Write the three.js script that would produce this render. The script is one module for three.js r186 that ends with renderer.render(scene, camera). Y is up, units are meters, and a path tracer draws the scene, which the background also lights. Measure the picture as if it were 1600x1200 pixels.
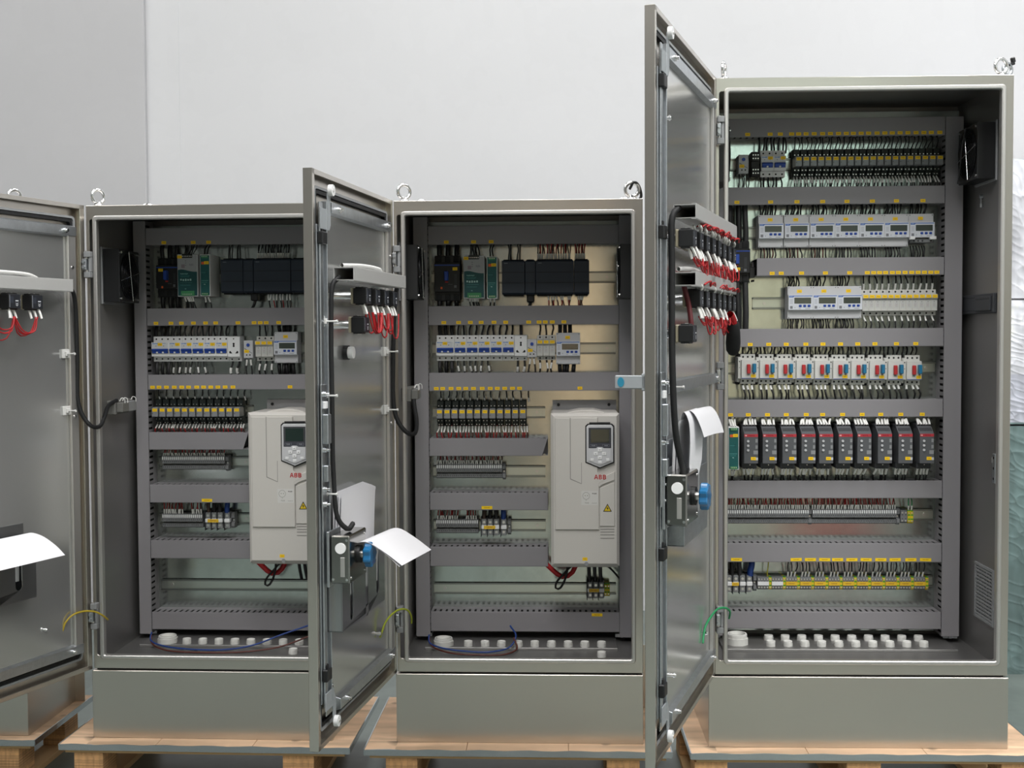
import * as THREE from 'three';
import { mergeGeometries } from 'three/addons/utils/BufferGeometryUtils.js';
import { FontLoader } from 'three/addons/loaders/FontLoader.js';
import { TextGeometry } from 'three/addons/geometries/TextGeometry.js';
import { RectAreaLightUniformsLib } from 'three/addons/lights/RectAreaLightUniformsLib.js';

// ---------------------------------------------------------------- camera, light, exposure
const scene = new THREE.Scene();
scene.background = new THREE.Color().setRGB(1.35, 1.45, 1.4);   // overcast daylight outside the hall's windows
const camera = new THREE.PerspectiveCamera(35.65, 4 / 3, 0.05, 60);
camera.rotation.order = 'YXZ';
camera.position.set(0.4565, 1.1121, 3.2388);
camera.rotation.set(-0.03903, 0.04233, -0.0051);
const renderer = new THREE.WebGLRenderer({ antialias: true });
renderer.toneMapping = THREE.LinearToneMapping;
renderer.toneMappingExposure = 1.19;
renderer.shadowMap.enabled = true;
RectAreaLightUniformsLib.init();

const FLOOR = -0.14, CEIL = 4.6;
// ceiling lamps, the row by the back wall added to brighten it: [x, z, width, depth, strength]
const LAMPS = [
  [-2.6, -0.7, 1.5, 0.8, 5.0], [0.2, -0.7, 1.5, 0.8, 6.5], [2.8, -0.7, 1.5, 0.8, 9.0],
  [-2.6, 2.4, 1.5, 2.4, 4.4], [0.2, 2.4, 1.5, 2.4, 5.6], [2.8, 2.4, 1.5, 2.4, 7.6],
  [-2.6, 5.0, 1.5, 0.9, 3.0], [0.2, 5.0, 1.5, 0.9, 8.0], [2.8, 5.0, 1.5, 0.9, 5.0],
];
const LAMP_COLOR = new THREE.Color().setRGB(1.0, 0.985, 0.97);

// ---------------------------------------------------------------- helpers
let seed = 20240611;
const rnd = () => { seed = (seed * 1664525 + 1013904223) >>> 0; return seed / 4294967296; };
const rr = (a, b) => a + (b - a) * rnd();
const V = (x, y, z) => new THREE.Vector3(x, y, z);
const mm = 0.001;

const counts = {};
function numbered(name) {
  const n = counts[name] || 0; counts[name] = n + 1;
  return n ? name + '_' + String(n).padStart(3, '0') : name;
}
function ready(g) {                       // plain position / normal / uv, no index
  if (g.index) g = g.toNonIndexed();
  for (const k of Object.keys(g.attributes)) if (!['position', 'normal', 'uv'].includes(k)) g.deleteAttribute(k);
  if (!g.attributes.normal) g.computeVertexNormals();
  if (!g.attributes.uv) g.setAttribute('uv', new THREE.BufferAttribute(new Float32Array(g.attributes.position.count * 2), 2));
  g.morphAttributes = {}; g.groups = [];
  return g;
}
function shadows(m) { m.castShadow = true; m.receiveShadow = true; return m; }

// a chamfered box between two corners, uv in metres
function cbox(x0, x1, y0, y1, z0, z1, c = 0) {
  const P = [], U = [];
  const X = [x0, x1], Y = [y0, y1], Z = [z0, z1];
  const quad = (a, b, cc, d, ax) => {
    const e1 = [b[0] - a[0], b[1] - a[1], b[2] - a[2]], e2 = [cc[0] - a[0], cc[1] - a[1], cc[2] - a[2]];
    const n = [e1[1] * e2[2] - e1[2] * e2[1], e1[2] * e2[0] - e1[0] * e2[2], e1[0] * e2[1] - e1[1] * e2[0]];
    const mid = [0, 1, 2].map(i => (a[i] + b[i] + cc[i] + (d ? d[i] : cc[i])) / 4 - [(x0 + x1) / 2, (y0 + y1) / 2, (z0 + z1) / 2][i]);
    const flip = n[0] * mid[0] + n[1] * mid[1] + n[2] * mid[2] < 0;
    const an = n.map(Math.abs), k = an[0] > an[1] && an[0] > an[2] ? 0 : an[1] > an[2] ? 1 : 2;
    const uv = p => k === 0 ? [p[2], p[1]] : k === 1 ? [p[0], p[2]] : [p[0], p[1]];
    const tri = (p, q, r) => { for (const t of flip ? [p, r, q] : [p, q, r]) { P.push(t[0] * mm, t[1] * mm, t[2] * mm); const u = uv(t); U.push(u[0] * mm, u[1] * mm); } };
    tri(a, b, cc); if (d) tri(a, cc, d);
  };
  const pt = (i, j, k, ax) => {           // corner vertex moved in on the two axes other than ax
    const p = [X[i], Y[j], Z[k]], s = [i ? -c : c, j ? -c : c, k ? -c : c];
    return p.map((v, a) => a === ax ? v : v + s[a]);
  };
  for (let ax = 0; ax < 3; ax++) for (let s = 0; s < 2; s++) {
    const id = (u, v) => { const r = [0, 0, 0]; r[ax] = s; r[(ax + 1) % 3] = u; r[(ax + 2) % 3] = v; return r; };
    quad(pt(...id(0, 0), ax), pt(...id(1, 0), ax), pt(...id(1, 1), ax), pt(...id(0, 1), ax));
  }
  if (c > 0) {
    for (let ax = 0; ax < 3; ax++) for (let u = 0; u < 2; u++) for (let v = 0; v < 2; v++) {
      const b = (ax + 1) % 3, d = (ax + 2) % 3;
      const id = w => { const r = [0, 0, 0]; r[ax] = w; r[b] = u; r[d] = v; return r; };
      quad(pt(...id(0), b), pt(...id(1), b), pt(...id(1), d), pt(...id(0), d));
    }
    for (let i = 0; i < 2; i++) for (let j = 0; j < 2; j++) for (let k = 0; k < 2; k++)
      quad(pt(i, j, k, 0), pt(i, j, k, 1), pt(i, j, k, 2), null);
  }
  const g = new THREE.BufferGeometry();
  g.setAttribute('position', new THREE.Float32BufferAttribute(P, 3));
  g.setAttribute('uv', new THREE.Float32BufferAttribute(U, 2));
  g.computeVertexNormals();
  return g;
}
// collector of shapes in millimetres, merged into one mesh per part
class G {
  constructor() { this.a = []; }
  push(g) { this.a.push(ready(g)); return this; }
  box(x0, x1, y0, y1, z0, z1, c = 0) { return this.push(cbox(x0, x1, y0, y1, z0, z1, c)); }
  cyl(x, y, z, r, h, axis = 'z', seg = 12, r2 = r) {
    const g = new THREE.CylinderGeometry(r2 * mm, r * mm, h * mm, seg);
    g.translate(0, h * mm / 2, 0);
    if (axis === 'z') g.rotateX(Math.PI / 2); else if (axis === 'x') g.rotateZ(-Math.PI / 2);
    g.translate(x * mm, y * mm, z * mm); return this.push(g);
  }
  prism(pts, z0, z1, bevel = 0, holes = []) {
    const s = new THREE.Shape(pts.map(p => new THREE.Vector2(p[0] * mm, p[1] * mm)));
    for (const h of holes) s.holes.push(new THREE.Path(h.map(p => new THREE.Vector2(p[0] * mm, p[1] * mm))));
    const g = new THREE.ExtrudeGeometry(s, { depth: (z1 - z0 - 2 * bevel) * mm, bevelEnabled: bevel > 0, bevelSize: bevel * mm, bevelOffset: -bevel * mm, bevelThickness: bevel * mm, bevelSegments: 1, curveSegments: 6 });
    g.translate(0, 0, (z0 + bevel) * mm); return this.push(g);
  }
  profX(pts, x0, x1, bevel = 0) {          // a (z, y) outline swept along x
    const s = new THREE.Shape(pts.map(p => new THREE.Vector2(-p[0] * mm, p[1] * mm)));
    const g = new THREE.ExtrudeGeometry(s, { depth: (x1 - x0 - 2 * bevel) * mm, bevelEnabled: bevel > 0, bevelSize: bevel * mm, bevelOffset: -bevel * mm, bevelThickness: bevel * mm, bevelSegments: 1 });
    g.rotateY(Math.PI / 2); g.translate((x0 + bevel) * mm, 0, 0); return this.push(g);
  }
  tube(pts, r, seg = 8, rad = 5, closed = false) {
    const c = new THREE.CatmullRomCurve3(pts.map(p => V(p[0] * mm, p[1] * mm, p[2] * mm)), closed, 'centripetal');
    return this.push(new THREE.TubeGeometry(c, seg, r * mm, rad, closed));
  }
  torus(x, y, z, R, r, axis = 'z', seg = 28, rad = 10) {
    const g = new THREE.TorusGeometry(R * mm, r * mm, rad, seg);
    if (axis === 'x') g.rotateY(Math.PI / 2); else if (axis === 'y') g.rotateX(Math.PI / 2);
    g.translate(x * mm, y * mm, z * mm); return this.push(g);
  }
  lathe(pts, x, y, z, axis = 'y', seg = 20) {
    const g = new THREE.LatheGeometry(pts.map(p => new THREE.Vector2(p[0] * mm, p[1] * mm)), seg);
    if (axis === 'z') g.rotateX(Math.PI / 2); else if (axis === 'x') g.rotateZ(-Math.PI / 2);
    g.translate(x * mm, y * mm, z * mm); return this.push(g);
  }
  face(x0, x1, y0, y1, z, t = 0.5) {       // printed label: a thin box whose front carries the whole picture
    const g = new THREE.BoxGeometry((x1 - x0) * mm, (y1 - y0) * mm, t * mm);
    g.translate((x0 + x1) / 2 * mm, (y0 + y1) / 2 * mm, (z + t / 2) * mm); return this.push(g);
  }
  geo() { return mergeGeometries(this.a, false); }
  build(name, mat, parent) { const m = shadows(new THREE.Mesh(this.geo(), mat)); m.name = name; if (parent) parent.add(m); return m; }
}
const g_ = () => new G();
function part(parent, name, geo, mat) { const m = shadows(new THREE.Mesh(geo, mat)); m.name = name; parent.add(m); return m; }

function tag(o, label, category, group, kind) {
  if (label) o.userData.label = label;
  if (category) o.userData.category = category;
  if (group) o.userData.group = group;
  if (kind) o.userData.kind = kind;
  return o;
}
const I4 = new THREE.Matrix4();
// put a thing into the scene at (x, y, z) mm of a frame
function put(o, name, frame, [x, y, z], rot = [0, 0, 0]) {
  o.name = numbered(name);
  const m = new THREE.Matrix4().makeRotationFromEuler(new THREE.Euler(...rot)).setPosition(x * mm, y * mm, z * mm);
  m.premultiply(frame).decompose(o.position, o.quaternion, o.scale);
  scene.add(o); return o;
}
const group = () => new THREE.Group();
const ONES = ['', 'first', 'second', 'third', 'fourth', 'fifth', 'sixth', 'seventh', 'eighth', 'ninth', 'tenth', 'eleventh', 'twelfth', 'thirteenth', 'fourteenth', 'fifteenth', 'sixteenth', 'seventeenth', 'eighteenth', 'nineteenth'];
const TENS = { 2: ['twentieth', 'twenty'], 3: ['thirtieth', 'thirty'], 4: ['fortieth', 'forty'], 5: ['fiftieth', 'fifty'], 6: ['sixtieth', 'sixty'], 7: ['seventieth', 'seventy'], 8: ['eightieth', 'eighty'] };
const ord = n => n < 20 ? ONES[n] : n % 10 ? TENS[Math.floor(n / 10)][1] + '-' + ONES[n % 10] : TENS[n / 10][0];
const place = (i, n) => i === 0 ? 'leftmost' : i === n - 1 ? 'rightmost' : ord(i + 1) + ' from left';

// frames: cabinet origins sit at the left front corner on the pallet, x right, y up, z towards the viewer
const frame = (x, y, z, ry) => new THREE.Matrix4().makeRotationY(ry).setPosition(x, y, z);
const CAB = {
  A: { W: 673.6, H: 1289.6, t: 1.89044, F: frame(-0.85687, -0.0020, -0.02125, -0.01587) },
  B: { W: 673.6, H: 1289.6, t: 1.70439, F: frame(0, 0, 0, 0) },
  C: { W: 768.5, H: 1574.0, t: 1.87219, F: frame(0.85989, 0.0182, 0.06945, 0.00808) },
};
const HP = 194, ZP = -375;                // plinth height, mounting plate depth
for (const k in CAB) {                    // frame of the inner side of the open door: x = minus distance from hinge, z = out of the door
  const c = CAB[k];
  c.D = c.F.clone().multiply(new THREE.Matrix4().makeRotationY(-c.t + Math.PI).setPosition(0, 0, 0.004));
  c.PL = c.F.clone().multiply(new THREE.Matrix4().makeTranslation(0, 0, ZP * mm));   // mounting plate frame
  c.L = c.W * 0.96;
}
const WORDS = { A: 'left cabinet', B: 'middle cabinet', C: 'tall right cabinet' };
// ---------------------------------------------------------------- textures and materials
function dataTex(w, h, fn, srgb = true) {
  const d = new Uint8Array(w * h * 4);
  for (let y = 0; y < h; y++) for (let x = 0; x < w; x++) {
    const c = fn(x, y), i = (y * w + x) * 4;
    d[i] = c[0]; d[i + 1] = c[1]; d[i + 2] = c[2]; d[i + 3] = 255;
  }
  const t = new THREE.DataTexture(d, w, h, THREE.RGBAFormat);
  t.wrapS = t.wrapT = THREE.RepeatWrapping; t.magFilter = THREE.LinearFilter; t.minFilter = THREE.LinearMipmapLinearFilter; t.generateMipmaps = true;
  if (srgb) t.colorSpace = THREE.SRGBColorSpace;
  t.needsUpdate = true; return t;
}
function lattice(n) { const a = new Float32Array(n * n); for (let i = 0; i < n * n; i++) a[i] = rnd(); return a; }
function vnoise(lat, n, x, y) {           // tiling value noise
  const xi = Math.floor(x), yi = Math.floor(y), fx = x - xi, fy = y - yi;
  const s = t => t * t * (3 - 2 * t), w = (i, j) => lat[((j % n + n) % n) * n + ((i % n) + n) % n];
  const a = w(xi, yi), b = w(xi + 1, yi), c = w(xi, yi + 1), d = w(xi + 1, yi + 1);
  return (a + (b - a) * s(fx)) * (1 - s(fy)) + (c + (d - c) * s(fx)) * s(fy);
}
const LA = lattice(32), LB = lattice(64);
const fbm = (x, y) => 0.5 * vnoise(LA, 32, x * 8, y * 8) + 0.3 * vnoise(LB, 64, x * 32, y * 32) + 0.2 * vnoise(LB, 64, x * 64 + 0.5, y * 64 + 0.5);
const clamp = v => Math.max(0, Math.min(255, v));
const rep = (t, u, v) => { const c = t.clone(); c.repeat.set(u, v); c.needsUpdate = true; return c; };

const zincTex = dataTex(256, 256, (x, y) => { const v = clamp(226 + 26 * (fbm(x / 256, y / 256) - 0.5)); return [v, v, v]; });
const zincRough = dataTex(256, 256, (x, y) => { const v = clamp(85 + 90 * (fbm(x / 256, y / 256) - 0.5)); return [v, v, v]; }, false);
const wallTex = dataTex(512, 512, (x, y) => { const f = fbm(x / 512, y / 512); const v = 236 + 4 * (f - 0.5) + 4 * (vnoise(LA, 32, x / 512 * 4, y / 512 * 4) - 0.5); return [clamp(v), clamp(v), clamp(v + 1)]; });
const floorTex = dataTex(512, 512, (x, y) => { const f = fbm(x / 512, y / 512) - 0.5; return [clamp(112 + 26 * f), clamp(121 + 26 * f), clamp(117 + 26 * f)]; });
const deckTex = dataTex(512, 256, (x, y) => {
  const u = x / 512, v = y / 256, warp = 0.5 * vnoise(LA, 32, u * 4, v * 4);
  const gr = vnoise(LB, 64, u * 4, (v * 24 + warp * 6)), f = fbm(u, v);
  const knot = Math.max(0, vnoise(LA, 32, u * 16 + 3, v * 8 + 5) - 0.86) * 3.2;
  const k = 0.86 + 0.2 * gr + 0.12 * (f - 0.5) - knot;
  return [clamp(222 * k), clamp(188 * k), clamp(158 * k - 2)];
});
const lvlTex = dataTex(256, 256, (x, y) => {   // laminated veneer end blocks: thin darker glue lines
  const u = x / 256, v = y / 256, band = (v * 24 + 0.25 * vnoise(LA, 32, u * 8, v * 8)) % 1;
  const layer = Math.floor(v * 24), tone = 0.86 + 0.24 * LA[layer * 7 % 900];
  const k = tone * (band < 0.16 ? 0.72 : 1) * (0.92 + 0.16 * vnoise(LB, 64, u * 48, v * 4));
  return [clamp(196 * k), clamp(152 * k), clamp(106 * k)];
});
const filmBump = dataTex(256, 512, (x, y) => {
  const u = x / 256, v = y / 512; let h = 0;
  for (const [a, b] of [[1, 40], [2, 52], [2, 64]]) { const n = vnoise(LB, 64, u * a * 4 + v * 2, v * b + u * 3 * a); h += Math.pow(1 - Math.abs(2 * n - 1), 7); }
  const k = clamp(h * 90); return [k, k, k];
}, false);
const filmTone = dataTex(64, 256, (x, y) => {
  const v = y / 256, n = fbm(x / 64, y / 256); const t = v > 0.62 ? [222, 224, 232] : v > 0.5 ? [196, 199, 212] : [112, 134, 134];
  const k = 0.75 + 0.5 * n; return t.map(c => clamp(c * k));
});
function canvasTex(w, h, draw) {
  const c = document.createElement('canvas'); c.width = w; c.height = h;
  const x = c.getContext('2d'); draw(x, w, h);
  const t = new THREE.CanvasTexture(c); t.colorSpace = THREE.SRGBColorSpace; t.magFilter = THREE.LinearFilter; return t;
}
const std = (color, roughness = 0.6, metalness = 0, extra = {}) => new THREE.MeshStandardMaterial({ color, roughness, metalness, ...extra });
const lin = (r, g, b) => new THREE.Color().setRGB(r, g, b);

const M = {
  steel: std(lin(0.615, 0.582, 0.535), 0.29, 0.95),
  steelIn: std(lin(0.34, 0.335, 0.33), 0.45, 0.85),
  steelDoor: std(lin(0.60, 0.61, 0.605), 0.2, 0.78),
  steelShiny: std(lin(0.62, 0.61, 0.595), 0.42, 0.9),
  chrome: std(lin(0.85, 0.85, 0.86), 0.15, 1),
  zinc: std(lin(0.72, 0.76, 0.80), 0.38, 1, { map: rep(zincTex, 9, 9) }),
  plate: std(lin(0.76, 0.82, 0.785), 0.17, 0.92, { map: rep(zincTex, 2.3, 2.3) }),
  rail: std(lin(0.70, 0.74, 0.69), 0.28, 1),
  railLipShade: std(lin(0.34, 0.36, 0.345), 0.3, 1),  // darker than the rail web: its shadow lines are put into the colour
  crateWood: std(lin(0.92, 0.66, 0.42), 0.8),
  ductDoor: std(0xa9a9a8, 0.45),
  duct: std(0x868487, 0.55),
  ductCover: std(0x8b898d, 0.42),
  black: std(0x17181a, 0.45),
  guard: std(0x2a2b2d, 0.25, 0.6),
  blackMatt: std(0x101113, 0.75),
  rubber: std(0x131416, 0.6),
  dark: std(0x090a0b, 0.9),
  wire: std(0x121214, 0.5),
  wireGrey: std(0x2c2c2e, 0.5),
  wireRed: std(0xa8141b, 0.45),
  wireBrown: std(0x5a2d24, 0.45),
  wireBlue: std(0x1c3f86, 0.45),
  wireGreen: std(0x2f9a62, 0.45),
  wireYG: std(0xb9b52c, 0.45),
  sleeve: std(0xecece9, 0.55),
  white: std(0xe6e7e8, 0.5),
  offWhite: std(0xc9c9c5, 0.5),
  lightGrey: std(0xc4c5c8, 0.5),
  midGrey: std(0x8b8d8f, 0.5),
  termGrey: std(0x797b7d, 0.55),
  drive: std(0xc9c6c1, 0.5),
  driveGroove: std(0x8f8d89, 0.6),
  blue: std(0x2549a0, 0.4),
  blueKnob: new THREE.MeshPhysicalMaterial({ color: 0x1a6698, roughness: 0.3, clearcoat: 0.5 }),
  red: std(0xb02c30, 0.4),
  teal: std(0x1d6d92, 0.4),
  orange: std(0xe0602a, 0.5),
  yellow: std(0xd8c21e, 0.5),
  psuTeal: std(0x17756f, 0.45),
  psuGreen: std(0x3f8a5a, 0.5),
  plc: std(0x2a3442, 0.45),
  connGrey: std(0x6c6c69, 0.5),
  plcSeam: std(0x151b24, 0.6),
  soft: std(0x3a3c40, 0.55),
  softFace: std(0x55575b, 0.5),
  relayCover: new THREE.MeshPhysicalMaterial({ color: 0x84868a, roughness: 0.3, clearcoat: 0.3 }),
  socketDark: std(0x18211f, 0.5),
  glass: new THREE.MeshPhysicalMaterial({ color: 0x434a44, roughness: 0.12, clearcoat: 0.6 }),
  lcd: new THREE.MeshPhysicalMaterial({ color: 0x23332f, roughness: 0.15, clearcoat: 0.6 }),
  nylon: std(0xd8d8d6, 0.5),
  paper: std(0xdcdce0, 0.75, 0, { side: THREE.DoubleSide }),
  pocket: std(lin(0.40, 0.41, 0.42), 0.22, 0.9),
  screw: std(lin(0.75, 0.74, 0.72), 0.3, 1),
  deck: std(0xffffff, 0.7, 0, { map: rep(deckTex, 1.1, 2.2) }),
  lvl: std(0xffffff, 0.8, 0, { map: rep(lvlTex, 5, 11) }),
  ply: std(0xcaa779, 0.8),
  band: std(lin(0.55, 0.58, 0.61), 0.42, 0.9, { roughnessMap: rep(zincRough, 6, 6) }),
  glandNut: std(0xdcdcd8, 0.5),
  tealDisc: std(0x2c7f9c, 0.4),
  handleGrey: std(0x93989c, 0.5),
};
// printed labels
const smudge = (x, x0, y0, w, h, n, col) => { x.fillStyle = col; let p = x0; const s = w / (n * 3); for (let i = 0; i < n; i++) { x.fillRect(p, y0 + (i % 2) * h * 0.12, s * 2, h * (0.8 + 0.2 * ((i * 7) % 3) / 2)); p += s * 3; } };
const tagTex = canvasTex(64, 40, (x, w, h) => { x.fillStyle = '#f7cb10'; x.fillRect(0, 0, w, h); smudge(x, 12, 14, 40, 12, 4, '#c09416'); });
const tagWideTex = canvasTex(128, 40, (x, w, h) => { x.fillStyle = '#f8d010'; x.fillRect(0, 0, w, h); smudge(x, 30, 14, 70, 11, 7, '#a97a14'); });
const stripTex = canvasTex(128, 32, (x, w, h) => { x.fillStyle = '#e0b82c'; x.fillRect(0, 0, w, h); smudge(x, 30, 10, 70, 11, 7, '#b07a1c'); });
M.tag = std(0xffffff, 0.55, 0, { map: tagTex });
M.tagWide = std(0xffffff, 0.55, 0, { map: tagWideTex });
M.strip = std(0xffffff, 0.55, 0, { map: stripTex });
M.meterFace = std(0xffffff, 0.5, 0, { map: canvasTex(288, 172, (x, w, h) => {
  x.fillStyle = '#d0d4dc'; x.fillRect(0, 0, w, h);
  x.fillStyle = '#3d62ad'; x.fillRect(4, 8, w - 8, 9); x.beginPath(); x.moveTo(4, 8); x.lineTo(70, 8); x.lineTo(52, 30); x.lineTo(4, 30); x.fill();
  x.fillStyle = '#8ea3cf'; x.fillRect(12, 14, 36, 9);
  x.fillStyle = '#9a9da6'; for (let i = 0; i < 4; i++) x.fillRect(12, 52 + i * 15, 36, 5);
  x.fillStyle = '#77797f'; x.fillRect(14, 128, 32, 32);
  x.fillRect(70, 140, 6, 12); x.fillRect(196, 156, 60, 5); x.fillRect(118, 156, 26, 4);
}) });
M.softPrint = std(0xffffff, 0.5, 0, { map: canvasTex(160, 36, (x, w, h) => { x.fillStyle = '#b2323c'; x.fillRect(0, 0, w, h); smudge(x, 8, 10, 24, 16, 3, '#e8d8d8'); smudge(x, 54, 9, 70, 17, 6, '#7d0f22'); }) });
M.psuPrint = std(0xffffff, 0.45, 0, { map: canvasTex(240, 480, (x, w, h) => {
  x.fillStyle = '#a3a5a8'; x.fillRect(0, 0, w, h);
  x.fillStyle = '#0e4c4f'; x.beginPath(); x.moveTo(0, 176); x.bezierCurveTo(80, 150, 120, 200, w, 196); x.lineTo(w, h); x.lineTo(0, h); x.fill();
  x.fillStyle = '#51565b'; for (let i = 0; i < 3; i++) { x.beginPath(); x.arc(100, 66 + i * 26, 5, 0, 7); x.fill(); }
  x.fillStyle = '#8b7f86'; x.fillRect(44, 108, 44, 42); smudge(x, 144, 100, 56, 26, 4, '#85888e');
  smudge(x, 30, 214, 100, 14, 7, '#7fb3ad'); smudge(x, 30, 240, 120, 8, 9, '#3d8582'); smudge(x, 30, 254, 110, 8, 9, '#3d8582');
  smudge(x, 28, 280, 150, 26, 5, '#a9cdc9'); smudge(x, 30, 324, 150, 7, 11, '#4d908d'); smudge(x, 30, 352, 130, 7, 11, '#4d908d'); smudge(x, 84, 396, 22, 8, 2, '#9cc');
}) });
M.slimPrint = std(0xffffff, 0.45, 0, { map: canvasTex(120, 480, (x, w, h) => {
  x.fillStyle = '#0f5a5a'; x.fillRect(0, 0, w, h); smudge(x, 12, 206, 60, 5, 8, '#5ea39f'); smudge(x, 10, 300, 96, 8, 10, '#6fb0ab'); smudge(x, 12, 322, 80, 8, 8, '#4f9490');
  smudge(x, 44, 344, 22, 12, 2, '#b9d8d4'); x.fillStyle = '#0c3d3c'; x.fillRect(72, 190, 10, 12); x.fillRect(72, 216, 10, 12);
}) });
M.breakerPrint = std(0xffffff, 0.5, 0, { map: canvasTex(160, 120, (x, w, h) => {
  x.fillStyle = '#d2d4d6'; x.fillRect(0, 0, w, h); x.fillStyle = '#4a78bd'; x.fillRect(4, 8, 70, 16); x.fillStyle = '#a9c3e6'; x.fillRect(12, 12, 40, 7);
  x.fillStyle = '#4a78bd'; x.fillRect(80, 8, 60, 6); x.fillStyle = '#43464a'; for (const p of [40, 118]) { x.beginPath(); x.arc(p, 62, 6, 0, 7); x.fill(); }
}) });
M.fusePrint = std(0xffffff, 0.5, 0, { map: canvasTex(64, 96, (x, w, h) => { x.fillStyle = '#bfc0be'; x.fillRect(0, 0, w, h); x.fillStyle = '#2a2c2e'; x.beginPath(); x.arc(32, 16, 5, 0, 7); x.fill(); smudge(x, 14, 40, 36, 8, 4, '#a09c9a'); smudge(x, 14, 56, 30, 8, 3, '#b09aa0'); smudge(x, 14, 70, 34, 6, 4, '#a5a3a2'); }) });
M.plcPrint = std(0xffffff, 0.45, 0, { map: canvasTex(160, 32, (x, w, h) => { x.fillStyle = '#2a3442'; x.fillRect(0, 0, w, h); x.fillStyle = '#9aa3ab'; x.font = 'bold 24px sans-serif'; x.textAlign = 'left'; x.fillText('SIEMENS', 6, 25); }) });
M.mccbPrint = std(0xffffff, 0.45, 0, { map: canvasTex(128, 160, (x, w, h) => { x.fillStyle = '#17181a'; x.fillRect(0, 0, w, h); x.fillStyle = '#44484d'; for (let i = 0; i < 7; i++) { x.fillRect(16, 12 + i * 15, 10, 5); x.fillRect(78, 12 + i * 15, 30, 5); } x.fillStyle = '#6a6d72'; x.fillRect(76, 122, 28, 28); x.fillRect(10, 112, 50, 4); }) });
M.drivePrint = std(0xffffff, 0.6, 0, { map: canvasTex(160, 130, (x, w, h) => {
  x.fillStyle = '#cfcecb'; x.fillRect(0, 0, w, h); x.strokeStyle = '#85847f'; x.lineWidth = 3; x.beginPath(); x.arc(46, 46, 32, 0, 7); x.stroke(); x.beginPath(); x.moveTo(46, 78); x.lineTo(46, 92); x.stroke();
  x.fillStyle = '#3c3c3a'; x.beginPath(); x.arc(36, 44, 3.5, 0, 7); x.arc(58, 44, 3.5, 0, 7); x.fill();
  smudge(x, 104, 20, 44, 10, 3, '#55544f'); smudge(x, 34, 104, 40, 12, 3, '#a5a49f'); smudge(x, 100, 108, 50, 8, 5, '#aaa9a4');
}) });
M.keypadPrint = std(0xffffff, 0.5, 0, { map: canvasTex(160, 40, (x, w, h) => { x.fillStyle = '#3b3d45'; x.fillRect(0, 0, w, h); x.strokeStyle = '#777a83'; x.lineWidth = 2; x.strokeRect(8, 12, 50, 18); x.strokeRect(100, 12, 50, 18); smudge(x, 20, 17, 28, 8, 3, '#8d9098'); smudge(x, 114, 17, 26, 8, 3, '#8d9098'); }) });
M.blockPrint = std(0xffffff, 0.5, 0, { map: canvasTex(96, 96, (x, w, h) => { x.fillStyle = '#1d2027'; x.fillRect(0, 0, w, h); x.fillStyle = '#3a3f4b'; for (let i = 0; i < 5; i++) x.fillRect(10 + i * 6, 16, 3, 44); x.fillStyle = '#8e939b'; x.fillRect(2, 4, 4, 86); x.fillStyle = '#c9ccd2'; x.fillRect(54, 40, 26, 8); x.strokeStyle = '#c9ccd2'; x.lineWidth = 4; for (const q of [58, 70]) { x.beginPath(); x.moveTo(56, q); x.lineTo(67, q + 10); x.lineTo(78, q); x.stroke(); } }) });
// ---------------------------------------------------------------- the hall
const struct = (name, g, mat) => { const m = g.build(name, mat, scene); m.userData.kind = 'structure'; return m; };
const XL = -4200, XR = 4400, ZB = -2200, ZF = 7400, FY = FLOOR * 1000, CY = CEIL * 1000;
M.wall = std(0xdfe0e2, 0.9, 0, { map: rep(wallTex, 0.5, 0.5) });
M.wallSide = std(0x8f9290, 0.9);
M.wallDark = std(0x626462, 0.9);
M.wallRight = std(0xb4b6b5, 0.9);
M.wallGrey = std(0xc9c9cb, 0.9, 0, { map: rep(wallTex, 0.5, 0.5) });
M.floor = std(0xffffff, 0.35, 0, { map: rep(floorTex, 0.8, 0.8) });
struct('floor', g_().box(XL - 100, XR + 100, FY - 120, FY, ZB - 100, ZF + 100), M.floor);
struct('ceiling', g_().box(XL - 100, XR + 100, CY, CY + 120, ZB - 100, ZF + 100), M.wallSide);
struct('wall_back', g_().box(XL - 100, XR + 100, FY, CY, ZB - 120, ZB), M.wall);
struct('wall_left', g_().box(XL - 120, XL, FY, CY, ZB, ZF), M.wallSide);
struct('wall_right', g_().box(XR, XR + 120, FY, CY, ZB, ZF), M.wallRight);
const WX = [1750, 3500], WY = [2150, 3750];   // high window behind the viewer
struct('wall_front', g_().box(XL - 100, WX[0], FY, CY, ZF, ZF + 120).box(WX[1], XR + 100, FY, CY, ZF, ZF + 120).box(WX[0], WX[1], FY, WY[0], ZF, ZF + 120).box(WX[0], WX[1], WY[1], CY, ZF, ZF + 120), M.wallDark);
{
  const w = group(), pane = new THREE.MeshPhysicalMaterial({ color: 0xf2fbf6, roughness: 0.02, transmission: 1, thickness: 0 });
  g_().box(WX[0], WX[1], WY[0], WY[0] + 50, ZF + 20, ZF + 90, 3).box(WX[0], WX[1], WY[1] - 50, WY[1], ZF + 20, ZF + 90, 3).box(WX[0], WX[0] + 50, WY[0] + 50, WY[1] - 50, ZF + 20, ZF + 90, 3).box(WX[1] - 50, WX[1], WY[0] + 50, WY[1] - 50, ZF + 20, ZF + 90, 3).box(2600, 2650, WY[0] + 50, WY[1] - 50, ZF + 20, ZF + 90, 3).build('window_frame', M.white, w);
  g_().box(WX[0] + 50, 2600, WY[0] + 50, WY[1] - 50, ZF + 50, ZF + 54).build('pane', pane, w); g_().box(2650, WX[1] - 50, WY[0] + 50, WY[1] - 50, ZF + 50, ZF + 54).build('pane', pane, w);
  w.name = 'window_1'; w.userData.kind = 'structure'; scene.add(w);
}
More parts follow.
